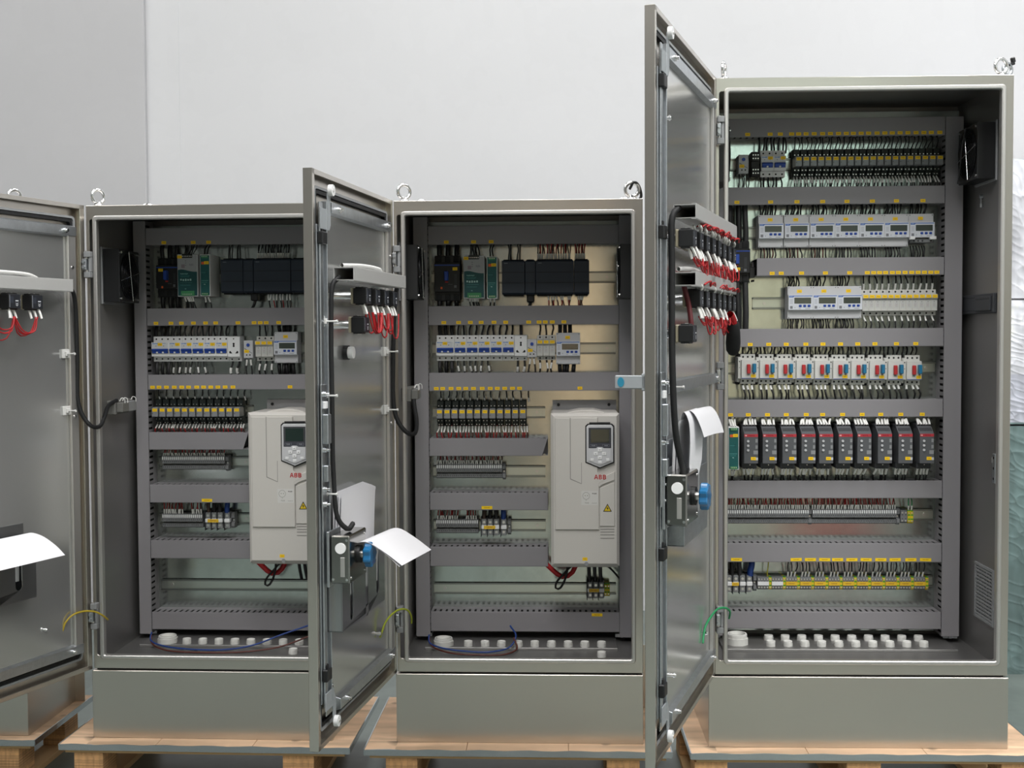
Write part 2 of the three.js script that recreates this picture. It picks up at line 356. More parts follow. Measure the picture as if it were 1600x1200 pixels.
struct('trim_1', g_().box(-2300, -1440, FY, CY, ZB - 1, ZB + 30, 4), M.wallGrey).userData.label = 'white plastered pilaster standing proud of the back wall at left';
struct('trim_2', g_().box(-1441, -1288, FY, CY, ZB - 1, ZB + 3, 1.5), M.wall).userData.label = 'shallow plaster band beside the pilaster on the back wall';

LAMPS.forEach(([x, z, w, d, s], i) => {
  const lamp = group();
  g_().box(-w * 500 - 30, w * 500 + 30, 0, 90, -d * 500 - 30, d * 500 + 30, 12).build('lamp_housing', M.white, lamp);
  const em = new THREE.MeshStandardMaterial({ color: 0xffffff, emissive: LAMP_COLOR, emissiveIntensity: s * 0.55 });
  g_().box(-w * 500, w * 500, -8, 0, -d * 500, d * 500).build('diffuser', em, lamp);
  tag(lamp, `${place(i % 3, 3)} ceiling lamp in the ${['row added to brighten the back wall', 'row above the viewer', 'row far behind the viewer'][Math.floor(i / 3)]}`, 'lamp', 'ceiling lamps of the hall');
  put(lamp, 'ceiling_lamp', I4, [x * 1000, CY - 90, z * 1000]);
  const L = new THREE.RectAreaLight(LAMP_COLOR, s, w, d);
  L.position.set(x, CEIL - 0.105, z); L.rotation.x = -Math.PI / 2; scene.add(L);
});

// behind the viewer: what the zinc plates mirror
{
  const crate = group(), W = 800, H = 2050;
  for (let i = 0; i < 11; i++) g_().box(0, W, i * 187, i * 187 + 180, 0, 22, 2).build('board', M.crateWood, crate);
  for (const x of [0, W / 2 - 45, W - 90]) g_().box(x, x + 90, 0, H, 22, 40, 2).build('batten', M.crateWood, crate);
  g_().box(10, W - 10, 0, H, -700, 0).build('crate_body', M.crateWood, crate);
  tag(crate, 'wooden crate of horizontal boards standing behind the viewer', 'crate');
  put(crate, 'wooden_crate', I4, [1080, FY, 6500], [0, Math.PI, 0]);
  const cart = group(), card = std(0xd9cfb0, 0.8);
  g_().box(0, 1150, 0, 2150, -700, 0, 6).build('carton_body', card, cart); g_().box(-1, 1151, 1040, 1090, -701, 1, 0).build('packing_tape', M.ply, cart);
  tag(cart, 'very tall cream cardboard carton standing behind the viewer', 'carton');
  put(cart, 'cardboard_carton', I4, [2950, FY, 6640], [0, Math.PI, 0]);
  const tb = group();
  g_().box(0, 520, 0, 210, 0, 260, 12).build('case', M.red, tb); g_().box(-4, 524, 210, 250, -4, 264, 12).build('lid', M.red, tb);
  g_().tube([[150, 250, 130], [150, 290, 130], [370, 290, 130], [370, 250, 130]], 9, 16, 8).build('handle', M.black, tb);
  tag(tb, 'red toolbox lying on the floor beside the viewer', 'toolbox');
  put(tb, 'toolbox', I4, [1750, FY, 3000], [0, 0.3, 0]);
}

// film-wrapped stack at the right edge
{
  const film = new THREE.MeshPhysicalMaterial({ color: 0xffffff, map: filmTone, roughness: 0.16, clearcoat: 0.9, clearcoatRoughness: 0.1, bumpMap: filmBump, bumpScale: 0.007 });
  const st = group();
  const lumpy = (x0, x1, y0, y1, z0, z1, s0, s1) => {
    const g = new THREE.BoxGeometry((x1 - x0) * mm, (y1 - y0) * mm, (z1 - z0) * mm, 24, 40, 20), p = g.attributes.position, uv = g.attributes.uv;
    for (let i = 0; i < p.count; i++) {
      const x = p.getX(i), y = p.getY(i), z = p.getZ(i), n = fbm(x * 1.3 + z * 0.7 + 5, y * 1.1 + 3) - 0.5;
      p.setXYZ(i, x * (1 + 0.015 * n), y, z * (1 + 0.02 * n)); uv.setXY(i, uv.getX(i) * 2, s0 + (s1 - s0) * uv.getY(i));
    }
    g.computeVertexNormals(); g.translate((x0 + x1) / 2 * mm, (y0 + y1) / 2 * mm, (z0 + z1) / 2 * mm); return g;
  };
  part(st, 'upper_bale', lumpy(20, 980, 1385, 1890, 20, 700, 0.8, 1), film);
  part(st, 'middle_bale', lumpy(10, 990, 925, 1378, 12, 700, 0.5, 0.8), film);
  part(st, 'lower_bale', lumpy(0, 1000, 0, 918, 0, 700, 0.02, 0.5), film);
  tag(st, 'tall stack of goods wrapped in crinkled clear plastic film beside the tall cabinet', 'wrapped stack');
  put(st, 'film_wrapped_stack', I4, [2010, FY, -1900]);
}

// ---------------------------------------------------------------- pallets
function pallet(k, F, x0, x1, z0, z1, label, blocks) {
  const p = group(), h = -FY + (k === 'C' ? 18 : k === 'A' ? -2 : 0), n = 3;
  const w = (x1 - x0) / n;
  for (let i = 0; i < n; i++) g_().box(x0 + i * w + 0.6, x0 + (i + 1) * w - 0.6, -14, 0, z0 + 2, z1 - 2, 0.8).build('deck_board', M.deck, p);
  // folded metal edge band, slightly wavy along the sides
  const wav = (a, b, zc) => { const pts = []; for (let i = 0; i <= 24; i++) { const t = i / 24; pts.push([a + (b - a) * t, 1.2 * Math.sin(i * 1.7 + x0) + 0.4]); } return pts; };
  const strip = new G();
  const top = wav(x0, x1), front = top.concat([[x1, -16], [x0, -16]]);
  strip.prism(front, z1 - 2, z1 + 1.5);
  strip.build('edge_band', M.band, p);
  g_().box(x0 - 2, x0 + 1, -15, 1, z0, z1).build('edge_band', M.band, p);
  g_().box(x1 - 1, x1 + 2, -15, 1, z0, z1).build('edge_band', M.band, p);
  g_().box(x0 + 14, x1 - 14, -25, -16, z1 - 110, z1 - 6, 1).box(x0 + 14, x1 - 14, -25, -16, z0 + 6, z0 + 110, 1).build('bearer_board', M.ply, p);
  for (const [a, b] of blocks) for (const [c, d] of [[z1 - 108, z1 - 9], [z0 + 9, z0 + 108]]) g_().box(a, b, -h + 18, -25, c, d, 1).build('block', M.lvl, p);
  for (const [a, b] of blocks) g_().box(a, b, -h, -h + 18, z0 + 5, z1 - 5, 1).build('skid_board', M.ply, p);
  tag(p, label, 'pallet', 'plywood pallets under the cabinets');
  put(p, 'pallet', F, [0, 0, 0]);
}
pallet('A', CAB.A.F, -76, 732, -405, 66, 'plywood pallet with metal edge band under the left cabinet', [[-38, 43], [546, 632]]);
pallet('B', CAB.B.F, -83, 745, -405, 70, 'plywood pallet with metal edge band under the middle cabinet', [[-26, 60], [572, 660]]);
pallet('C', CAB.C.F, -70, 852, -430, 58, 'plywood pallet with metal edge band under the tall right cabinet', [[-60, 26], [337, 426], [737, 828]]);
pallet('Z', frame(-1.82, 0, -0.03, 0), -40, 807, -372, 52, 'plywood pallet cropped by the left edge of the picture', [[0, 90], [340, 430], [690, 758]]);

// ---------------------------------------------------------------- enclosures
function eye(parent, x, y, z, turn) {
  const e = g_().torus(0, 27, 0, 18.5, 4.8, 'z').lathe([[0, 0], [14, 0], [14, 4], [8, 6], [7, 11], [0, 12]], 0, 0, 0, 'y', 18).geo();
  const m = part(parent, 'lifting_eye', e, M.chrome); m.position.set(x * mm, y * mm, z * mm); m.rotation.y = turn; return m;
}
function ring(W, H, inL, inT, inB, r) {   // opening outline with rounded corners
  const p = [], c = [[inL + r, inB + r, Math.PI, 1.5], [W - inL - r, inB + r, 1.5, 2], [W - inL - r, H - inT - r, 0, 0.5], [inL + r, H - inT - r, 0.5, 1]];
  const arcs = [[Math.PI, 1.5 * Math.PI], [1.5 * Math.PI, 2 * Math.PI], [0, 0.5 * Math.PI], [0.5 * Math.PI, Math.PI]];
  for (let i = 0; i < 4; i++) for (let j = 0; j <= 4; j++) { const a = arcs[i][0] + (arcs[i][1] - arcs[i][0]) * j / 4; p.push([c[i][0] + r * Math.cos(a), c[i][1] + r * Math.sin(a)]); }
  return p;
}
function plinthPart(root, x0, x1, z, D) {
  const y1 = HP - 4;
  g_().box(x0, x1, 0, y1, z - 3, z, 1.2).box(x0, x0 + 3, 0, y1, -D, z - 3).box(x1 - 3, x1, 0, y1, -D, z - 3)
    .box(x0, x1 + 30, 0, y1, -D - 3, -D, 0.5).box(x0, x1, y1 - 3, y1, -D, z - 3).build('plinth', M.steel, root);
  g_().box(x0 + 10, x1 - 10, y1, HP, -D, z - 12).build('plinth_gap', M.dark, root);
}
function enclosure(k, label, o) {
  const { W, H, t, L } = CAB[k], root = group(), y0 = HP, y1 = HP + H, D = 420, { iL, iT, iB } = o;
  // body sheet metal
  const body = g_().box(0, 2, y0, y1, -D, -1).box(W - 2, W, y0, y1, -D, -1).box(2, W - 2, y1 - 2, y1, -D, -1).box(2, W - 2, y0, y0 + 6, -D, -1);
  const hole = ring(W, H, iL - 2, iT - 2, iB - 2, 6).map(([a, b]) => [a < W / 2 ? a - iL + 11 : a, b + y0]);
  body.prism([[0, y0], [W, y0], [W, y1], [0, y1]], -3, 0, 1.2, [hole]);
  body.build('body', M.steel, root);
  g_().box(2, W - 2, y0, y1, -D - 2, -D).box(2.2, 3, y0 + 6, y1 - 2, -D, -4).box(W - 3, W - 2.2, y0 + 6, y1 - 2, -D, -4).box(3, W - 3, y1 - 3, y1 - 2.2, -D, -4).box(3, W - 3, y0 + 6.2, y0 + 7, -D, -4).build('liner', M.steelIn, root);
  const inner = ring(W, H, iL, iT, iB, 5).map(([a, b]) => [a, b + y0]), outer = ring(W, H, iL - 11, iT - 11, iB - 11, 10).map(([a, b]) => [a, b + y0]);
  g_().prism(outer, -14, 8, 2.5, [inner]).build('gutter_lip', M.steelShiny, root);
  // mounting plate, gland plate and feet
  g_().box(14, W - 14, y0 + 26, y1 - 22, ZP - 3, ZP, 1).build('mounting_plate', M.plate, root);
  g_().box(52, W - 60, y0 + 7, y0 + 15, -372, -203, 1).build('gland_plate', M.steelIn, root);
  for (const x of [18, W - 62]) g_().box(x, x + 42, y0 + 15, y0 + 26, -366, -330, 1).cyl(x + 21, y0 + 20, -330, 5, 4).build('plate_foot', M.zinc, root);
  for (const [x, z] of [[34, -70], [54, -66], [W - 34, -90]]) g_().cyl(x, y0 + 7, z, 5, 4, 'y', 6).build('floor_screw', M.screw, root);
  plinthPart(root, o.pl, W, 8, k === 'C' ? 350 : 318);
  // hinges
  for (const y of o.hinges) {
    const h = group(); h.name = 'hinge'; root.add(h);
    g_().box(1, 19, y + 20, y + 36, 0, 24, 1.5).box(1, 19, y - 36, y - 20, 0, 24, 1.5).box(12, 19, y - 20, y + 20, 0, 18, 1).build('knuckle', M.midGrey, h);
    g_().cyl(6, y - 38, 14, 4.4, 76, 'y', 10).build('pin', M.screw, h);
    g_().box(-1, 10, y - 15, y + 16, 10, 30, 1.5).cyl(4, y + 7, 30, 4, 5).cyl(4, y - 7, 30, 4, 5).build('leaf', M.zinc, h);
  }
  for (const [x, z, a] of o.eyes) eye(root, x, y1, z, a);
  // ---- the open door
  const door = group(); door.name = 'door'; root.add(door);
  door.position.set(0, 0, 0.004); door.rotation.y = -t + Math.PI;
  const a = -L, rim = 22;
  g_().box(a, -4, y0, y1, -rim, -rim + 2, 0.8).box(a, a + 2.5, y0, y1, -rim, 0, 1).box(-7, -4, y0, y1, -rim, 0, 1).box(a, -4, y1 - 2.5, y1, -rim, 0, 1).box(a, -4, y0, y0 + 2.5, -rim, 0, 1)
    .box(a, a + 14, y0, y1, -2, 0, 0.9).box(-22, -4, y0, y1, -2, 0, 0.9).box(a, -4, y1 - 12, y1, -2, 0, 0.9).box(a, -4, y0, y0 + 12, -2, 0, 0.9).build('door_skin', M.steel, door);
  const gk = (i, w, z0, z1) => { const A = ring(L, H, i, i, i, 12), B = ring(L, H, i + w, i + w, i + w, 8); return g_().prism(A.map(([p, q]) => [p + a, q + y0]), z0, z1, 0, [B.map(([p, q]) => [p + a, q + y0])]); };
  gk(41, 8, -20, -9).build('gasket', M.rubber, door);
  gk(33, 6, -20, -7).build('gasket_channel', M.midGrey, door);
  g_().box(a + 62, -52, y0 + 60, y1 - 76, -6, -3, 1).build('inner_panel', M.steelDoor, door);
  // stiffener frame
  g_().box(-75, -45, y0 + 62, y1 - 78, -3, 6, 1.5).build('stiffener', M.steelShiny, door);
  const hat = (x0, x1, y) => g_().profX([[-4, y - 16], [-4, y + 16], [9, y + 12], [9, y - 12]], x0, x1, 0.8);
  for (const [y, x0, x1] of [[y1 - 76, a + 104, -46], [y0 + 70, a + 130, -46]]) {
    hat(x0, x1, y).build('stiffener', M.zinc, door);
    for (const x of [x0 + 50, x1 - 42]) g_().cyl(x, y, 9, 7, 5, 'z', 6).cyl(x, y, 14, 4, 5, 'z', 8).build('screw', M.chrome, door);
  }
  // locking rod at the free edge, with rollers on bent tabs
  g_().box(a + 20, a + 62, y0 + 100, y1 - 120, -3, 1, 0.8).box(a + 62, a + 66, y0 + 100, y1 - 66, -3, 11, 0.8).build('rod_carrier', M.zinc, door);
  g_().box(a + 30, a + 50, y0 + 90, y1 - 70, 2, 6, 1).build('locking_rod', M.zinc, door);
  g_().prism([[a + 24, y1 - 130], [a + 82, y1 - 130], [a + 92, y1 - 118], [a + 92, y1 - 40], [a + 74, y1 - 40], [a + 74, y1 - 84], [a + 24, y1 - 84]], 7, 10, 0.5).build('rod_end', M.handleGrey, door);
  g_().prism([[a + 24, y0 + 124], [a + 76, y0 + 124], [a + 92, y0 + 96], [a + 92, y0 + 44], [a + 74, y0 + 44], [a + 74, y0 + 84], [a + 24, y0 + 84]], 7, 10, 0.5).build('rod_end', M.handleGrey, door);
  for (const y of [y1 - 40, y0 + 46]) g_().cyl(a + 83, y, 10, 13, 10, 'z', 20).build('roller', M.white, door);
  for (const y of [y1 - 40, y0 + 46]) g_().cyl(a + 83, y, 20, 4, 2, 'z', 6).build('roller_screw', M.screw, door);
  for (const y of o.clips) g_().box(a + 24, a + 56, y - 14, y + 14, 1, 14, 2).box(a + 34, a + 46, y + 14, y + 24, 1, 9, 1).build('rod_guide', M.black, door);
  // lock mechanism
  const ly = o.lockY;
  g_().box(a + 18, a + 54, ly - 130, ly + 150, 6, 9, 0.8).build('lock_plate', M.zinc, door);
  g_().box(a + 22, a + 46, ly + 18, ly + 84, 9, 22, 1.5).build('lock_case', M.zinc, door);
  g_().box(a + 24, a + 44, ly - 66, ly - 30, 9, 20, 1.5).build('lock_case', M.zinc, door);
  for (const y of [ly + 128, ly + 4, ly - 84, ly - 118]) g_().cyl(a + 38, y, 9, 7, 5, 'z', 6).cyl(a + 38, y, 14, 3.5, 7, 'z', 8).build('screw', M.chrome, door);
  g_().box(a + 26, a + 44, ly + 96, ly + 112, 9, 15, 1).build('lock_tongue', M.white, door);
  // loose screws along the inner panel
  for (const [r, y] of o.studs) g_().cyl(-r, y, -3, 4, 11, 'z', 8).cyl(-r, y, 2, 6.5, 4, 'z', 6).build('stud', M.chrome, door);
  if (o.brace) { hat(a + 96, -20, o.brace).build('brace', M.zinc, door); for (const x of [a + 110, -34]) g_().cyl(x, o.brace, 9, 7, 6, 'z', 6).build('screw', M.chrome, door); }
  if (o.handle) {
    const h = group(); h.name = 'handle'; door.add(h);
    g_().box(a + 2, a + 12, o.handle - 14, o.handle + 14, -86, -rim, 2).box(a + 2, a + 40, o.handle - 18, o.handle + 18, -30, -rim, 2).build('handle_grip', M.handleGrey, h);
    const d = g_().cyl(0, 0, 0, 10, 1.2, 'z', 24).build('maker_badge', M.tealDisc, h);
    d.rotation.y = -Math.PI / 2; d.position.set((a + 2) * mm, o.handle * mm, -73 * mm); d.scale.set(0.72, 1, 1);
  }
  tag(root, label, 'cabinet');
  put(root, 'enclosure_cabinet', CAB[k].F, [0, 0, 0]);
  CAB[k].root = root;
}
const eyesAB = [[26, -24, 0.95], [648, -24, 0.15], [30, -394, 0.2], [644, -394, 0.4]];
enclosure('A', 'stainless steel cabinet at left with door open and white drive inside', { iL: 31, iT: 40, iB: 38.6, pl: -3, hinges: [1320, 345], eyes: eyesAB, clips: [1330, 360], lockY: 860, studs: [[62, 905], [60, 1310], [180, 345]] });
enclosure('B', 'stainless steel cabinet in the middle with white drive and 12 relays', { iL: 31, iT: 40, iB: 38.6, pl: -3, hinges: [1325, 343], eyes: [[26, -24, 0.6], [646, -26, 0.1], [30, -394, 0.2], [644, -394, 0.4]], clips: [1334, 358], lockY: 860, studs: [[60, 885], [55, 1330], [578, 1310], [178, 345], [560, 320]] });
enclosure('C', 'tallest stainless steel cabinet at right with seven rows of devices', { iL: 32.3, iT: 37, iB: 39.4, pl: -18, hinges: [1630, 990, 345], eyes: [[24, -24, 1.25], [744, -24, 0.35], [34, -394, 0.2], [736, -394, 0.4]], clips: [1620, 1310, 640, 352], lockY: 870, studs: [[610, 1560], [560, 345], [160, 345]], brace: 985, handle: 1000 });

// neighbour at the far left: only its plinth corner and one lifting eye show
{
  const root = group(), W = 780, y0 = HP, y1 = HP + 1290;
  g_().box(0, W, y0, y1, -420, -2, 1.5).build('body', M.steel, root);
  plinthPart(root, 0, W - 6, 6, 318);
  eye(root, W - 26, y1, -24, 0.9); eye(root, W - 26, y1, -394, 0.9); eye(root, 26, y1, -24, 0.4);
  g_().box(40, W - 40, y0 + 40, y1 - 40, -2, 18, 3).build('door', M.steel, root);
  tag(root, 'steel cabinet at the far left hidden behind the open door, plinth corner visible', 'cabinet');
  put(root, 'enclosure_cabinet', frame(-1.82, 0, -0.02, 0), [0, 0, 0]);
}
// shackle hung on the right front eye of the tall cabinet, black cord on two eyes
{
  const s = group();
  g_().torus(0, 0, 0, 15, 4.5, 'z', 22, 8).cyl(-16, -14, -6, 5, 12, 'z', 10).build('ring', M.zinc, s);
  g_().box(2, 30, 6, 14, -4, 4, 2).box(20, 34, 12, 26, -4, 4, 2).build('clip', M.black, s);
  tag(s, 'small shackle with black clip on top of the tall cabinet right corner', 'shackle');
  put(s, 'shackle', CAB.C.F, [766, 1768 + 22, -40], [0, 0.5, 0.3]);
  const c = g_().tube([[640, 1512, -30], [652, 1530, -22], [664, 1522, -30], [672, 1496, -40], [668, 1486, -60]], 4, 20, 6).build('strap', M.black);
  tag(c, 'black cord looped through the right lifting eye of the middle cabinet', 'cord');
  put(c, 'looped_strap', CAB.B.F, [0, 0, 0]);
}
// ---------------------------------------------------------------- wiring ducts
const tagGeo = g_().face(-7, 7, -4.5, 4.5, 0, 0.5).geo(), tagWideGeo = g_().face(-16, 16, -4.5, 4.5, 0, 0.5).geo();
function sticker(parent, x, y, z, wide) { const m = part(parent, 'label_sticker', wide ? tagWideGeo : tagGeo, wide ? M.tagWide : M.tag); m.position.set(x * mm, y * mm, z * mm); m.rotation.z = rr(-0.03, 0.03); return m; }
function duct(F, x0, x1, y0, y1, d, o) {
  const t = group(), vert = o.vertical, L = vert ? y1 - y0 : x1 - x0, h = vert ? x1 - x0 : y1 - y0;
  const b = g_().box(0, L, 0, h, 0, 1.5), P = 17.5, n = Math.floor(L / P), off = (L - n * P) / 2;
  for (const s of [0, h - 1.5]) {
    b.box(0, L, s, s + 1.5, 1.5, d * 0.42).box(0, L, s, s + 1.5, d * 0.94, d - 1);
    b.box(0, off + 5, s, s + 1.5, d * 0.42, d * 0.94);
    for (let i = 0; i < n; i++) b.box(off + i * P + 12, i === n - 1 ? L : off + i * P + 22.5, s, s + 1.5, d * 0.42, d * 0.94);
  }
  g_().box(3, L - (o.slant || 0) - 3, 3, h - 3, 3, d - 8, 2).build('cable_shade_fill', M.dark, t);  // near-black box for the packed wires, added to put shade behind the slots
  const body = b.build('duct_body', M.duct, t);
  const e = 0.6, c = g_();
  if (o.slant) c.prism([[0.5, -e], [L - o.slant, -e], [L, h + e], [0.5, h + e]], d - 1, d + 1, 0.4);
  else c.box(0.5, L - 0.5, -e, h + e, d - 1, d + 1, 0.5);
  c.box(0.5, L - (o.slant || 0) - 0.5, -e - 1, 0, d - 4, d).box(0.5, L - (o.slant || 0) - 0.5, h, h + e + 1, d - 4, d);
  c.build('duct_cover', M.ductCover, t);
  for (const x of o.tags || []) sticker(t, x - x0, o.tagY || 6, d + 1, o.wide);
  for (const x of o.tagsLow || []) sticker(t, x - x0, 6, d + 1, false);
  tag(t, o.label, 'cable duct', o.group);
  if (vert) put(t, 'wiring_duct', F, [x1, y0, 0], [0, 0, Math.PI / 2]); else put(t, 'wiring_duct', F, [x0, y0, 0]);
  return t;
}
const rowsAB = [
  // y0, y1 for A, y0, y1 for B
  [1398, 1446, 1389, 1441], [1156, 1205, 1151, 1204], [963, 1005, 955, 1006], [781, 831, 761, 811], [620, 672, 599, 648], [450, 502, 430, 486], [232, 282, 234, 290],
];
const TA = [[112, 202, 249], [84, 130, 162, 199, 236, 267, 335, 384, 403, 421, 459], [70, 90, 113, 137, 160, 181, 206, 227, 249, 271, 293, 317], [], [232], [], []];
const TB = [[114, 195, 247], [105, 149, 184, 216, 254, 289, 357, 388, 406, 427, 461], [81, 100, 125, 148, 169, 192, 218, 242, 263, 285, 308, 329], [], [230], [], [557]];
const rowSays = ['above the top row of devices', 'under the dark controller modules', 'under the row of blue breakers', 'under the row of relays', 'under the upper terminal strip', 'under the lower terminal strip', 'lowest of all, above the cable glands'];
for (const [k, T, q, xv] of [['A', TA, 0, [19, 53]], ['B', TB, 2, [17, 56]]]) {
  const F = CAB[k].PL, W = CAB[k].W;
  duct(F, xv[0], xv[1], 216, 1470, 74, { vertical: true, label: `upright grey slotted wiring duct along the left of the ${WORDS[k]}`, group: 'grey wiring ducts' });
  duct(F, W - 48, W - 14, 216, 1470, 74, { vertical: true, label: `upright grey slotted wiring duct along the right of the ${WORDS[k]}`, group: 'grey wiring ducts' });
  rowsAB.forEach((r, i) => {
    const shortEnd = i === 3 || i === 4 || i === 5;
    duct(F, xv[1] + 3, shortEnd ? (k === 'A' ? 362 : 412) : W - 50, r[q], r[q + 1], 74, {
      tags: T[i], wide: i >= 4, tagY: i === 6 ? r[q + 1] - r[q] - 6 : 6, slant: i === 3 ? 17 : 0, tagsLow: i === 2 ? [k === 'A' ? 491 : 508] : [],
      label: `horizontal grey duct ${rowSays[i]} in the ${WORDS[k]}`, group: 'grey wiring ducts' });
  });
}
{
  const F = CAB.C.PL, rows = [
    [1665, 1714, [131, 195, 224, 256, 276, 297, 320, 344, 366, 389, 411, 431, 453, 474, 498, 520, 541, 563, 585, 608, 630, 651, 675]],
    [1472, 1519, [101, 197, 272, 345, 414, 486, 554, 629]],
    [1268, 1316, [202, 228, 286, 354, 423, 473, 491, 508, 525, 544, 561, 580, 599, 617, 635, 653, 670]],
    [1064, 1113, [140, 193, 243, 299, 348, 398, 447, 496, 557, 612]],
    [861, 909, [84, 135, 190, 244, 301, 348, 405, 461, 514, 571, 632]],
    [626, 674, []], [440, 492, [102, 274, 315, 356, 393, 434, 475, 517, 558, 603, 645]], [245, 292, []],
  ];
  const says = ['above the row of twenty relays', 'above the seven energy meters', 'under the seven energy meters', 'above the red and blue motor switches', 'above the dark soft starters', 'under the dark soft starters', 'above the yellow labelled terminals', 'lowest of all, above the cable glands'];
  duct(F, 18, 64, 222, 1716, 74, { vertical: true, label: 'upright grey slotted duct along the left of the tall right cabinet', group: 'grey wiring ducts' });
  duct(F, 694, 741, 222, 1716, 74, { vertical: true, label: 'upright grey slotted duct along the right of the tall right cabinet', group: 'grey wiring ducts' });
  rows.forEach(([a, b, t], i) => duct(F, i === 2 ? 158 : 66, 691, a, b, 74, { tags: t, wide: i === 6, label: `horizontal grey duct ${says[i]} in the tall cabinet`, group: 'grey wiring ducts' }));
}

// ---------------------------------------------------------------- mounting rails
function rail(F, x0, x1, y, label, holes = true) {
  const t = group(), h = 17.5;
  g_().box(x0, x1, y - 13, y + 13, 1, 2.2).build('rail_web', M.rail, t);
  for (const s of [1, -1]) g_().box(x0, x1, y + s * 12.6 - 0.6, y + s * 12.6 + 0.6, 1, 9).box(x0, x1, y + s * 15 - 2.6, y + s * 15 + 2.6, 7.6, 9.6, 0.9).build('rail_lip', M.railLipShade, t);
  if (holes) { const s = g_(); for (let x = x0 + 20; x < x1 - 18; x += 25) s.box(x, x + 13, y - 3, y + 3, 2.2, 2.5, 0); s.build('slot', M.rail, t); }
  for (const x of [x0 + 34, x1 - 26]) g_().cyl(x, y, 2.2, 4.5, 3.5, 'z', 10).build('screw', M.screw, t);
  tag(t, label, 'mounting rail', 'metal mounting rails'); put(t, 'mounting_rail', F, [0, 0, 0]);
}
const railY = { A: [1300, 1085, 893, 735, 560, 354], B: [1292, 1078, 885, 706, 541, 348], C: [1595, 1396, 1190, 999, 772, 567, 370] };
const railSay = ['behind the dark controller modules', 'behind the blue breakers', 'behind the twelve relays', 'of the upper terminal strip', 'of the lower terminal strip', 'running low across the plate, almost bare'];
const railSayC = ['behind the twenty relays', 'behind the seven meters', 'behind the three meters', 'behind the motor switches', 'behind the soft starters', 'of the long grey terminal strip', 'of the yellow labelled terminals'];
for (const k of ['A', 'B']) railY[k].forEach((y, i) => rail(CAB[k].PL, 62, i < 2 || i === 5 ? 617 : k === 'A' ? 358 : 404, y, `zinc mounting rail ${railSay[i]} in the ${WORDS[k]}`));
railY.C.forEach((y, i) => rail(CAB.C.PL, i === 2 ? 158 : 72, i === 5 || i === 6 ? 688 : 690, y, `zinc mounting rail ${railSayC[i]} in the tall right cabinet`));

// ---------------------------------------------------------------- devices (origin: left end, rail centre, plate plane)
const clones = (proto, n, fn) => { for (let i = 0; i < n; i++) fn(i ? proto.clone() : proto, i); };

function relay() {
  const t = group(), w = 20.4;
  g_().box(0, w, -40, 39, 9, 26, 1).box(0.4, w - 0.4, 16, 38, 26, 40, 1.5).box(0.4, w - 0.4, 27, 39, 20, 34, 1).box(0.4, w - 0.4, -28, -14, 26, 44, 1.5).box(0.4, w - 0.4, -40, -27, 22, 34, 1.5).build('socket', M.socketDark, t);
  const s = g_(); for (const [x, y, z] of [[5, 22, 40], [15, 22, 40], [10, 32, 34], [5, -22, 44], [15, -22, 44], [6, -34, 34], [14, -34, 34]]) s.cyl(x, y, z, 1.7, 0.8, 'z', 7); s.build('terminal_screw', M.screw, t);
  g_().box(0.7, w - 0.7, -14, 13, 26, 73, 1.2).box(2, w - 2, 9, 15, 26, 66, 1).build('relay_cover', M.relayCover, t);
  g_().box(3, 5, -5, -3, 73, 73.6).build('test_pin', M.black, t);
  sticker(t, w / 2 + 0.5, 6.5, 73, false);
  return t;
}
const relayProto = relay();
const ALLREL = [];
for (let i = 0; i < 12; i++) ALLREL.push(['A', 64 + i * 22.9, 893, i, 12], ['B', 79 + i * 22.6, 885, i, 12]);
for (let i = 0; i < 20; i++) ALLREL.push(['C', 267 + i * 21.06, 1594, i, 20]);
clones(relayProto, ALLREL.length, (r, j) => { const [k, x, y, i, n] = ALLREL[j]; tag(r, `${place(i, n)} of the ${n === 12 ? 'twelve' : 'twenty'} grey plug-in relays in the ${WORDS[k]}`, 'relay', 'plug-in relays in rows'); put(r, 'relay', CAB[k].PL, [x, y, 0]); });

function breaker(poles, face) {            // residual current breaker with blue toggle
  const w = poles * 18 - 0.5, t = group();
  g_().profX([[9, -38], [44, -38], [44, -22], [62, -22], [62, 20], [44, 20], [44, 38], [9, 38]], 0, w, 0.7).build('case', M.white, t);
  if (face) g_().face(2, Math.min(w - 2, 50), 0, 19, 61.9, 0.4).build('printed_face', M.breakerPrint, t);
  const s = g_(); for (let i = 0; i < poles; i++) for (const y of [30, -30]) s.cyl(9 + i * 18, y, 43.8, 2.6, 0.5, 'z', 10); s.build('screw_hole', M.blackMatt, t);
  g_().box(2, w - 2, -13, 0, 61.5, 63).build('toggle_well', M.blackMatt, t);
  const tg = g_().profX([[61, -7], [66, -8], [70, -3], [66, 1], [61, 1]], 2.5, w - 2.5, 0.5);
  for (let i = 0; i < poles; i++) tg.box(18 * i + 3.4, 18 * i + (i < poles - 1 ? 14.6 : 14.2), -13, -6, 62, 66, 1);
  tg.build('toggle', M.blue, t);
  for (let i = 0; i < poles - 1; i++) g_().box(18 * i + 15.2, 18 * i + 20.4, -13, -8, 62, 66.5, 0.8).build('toggle_stop', M.white, t);
  sticker(t, w - (poles === 3 ? 27 : 9), 14, 62.4, false);
  return t;
}
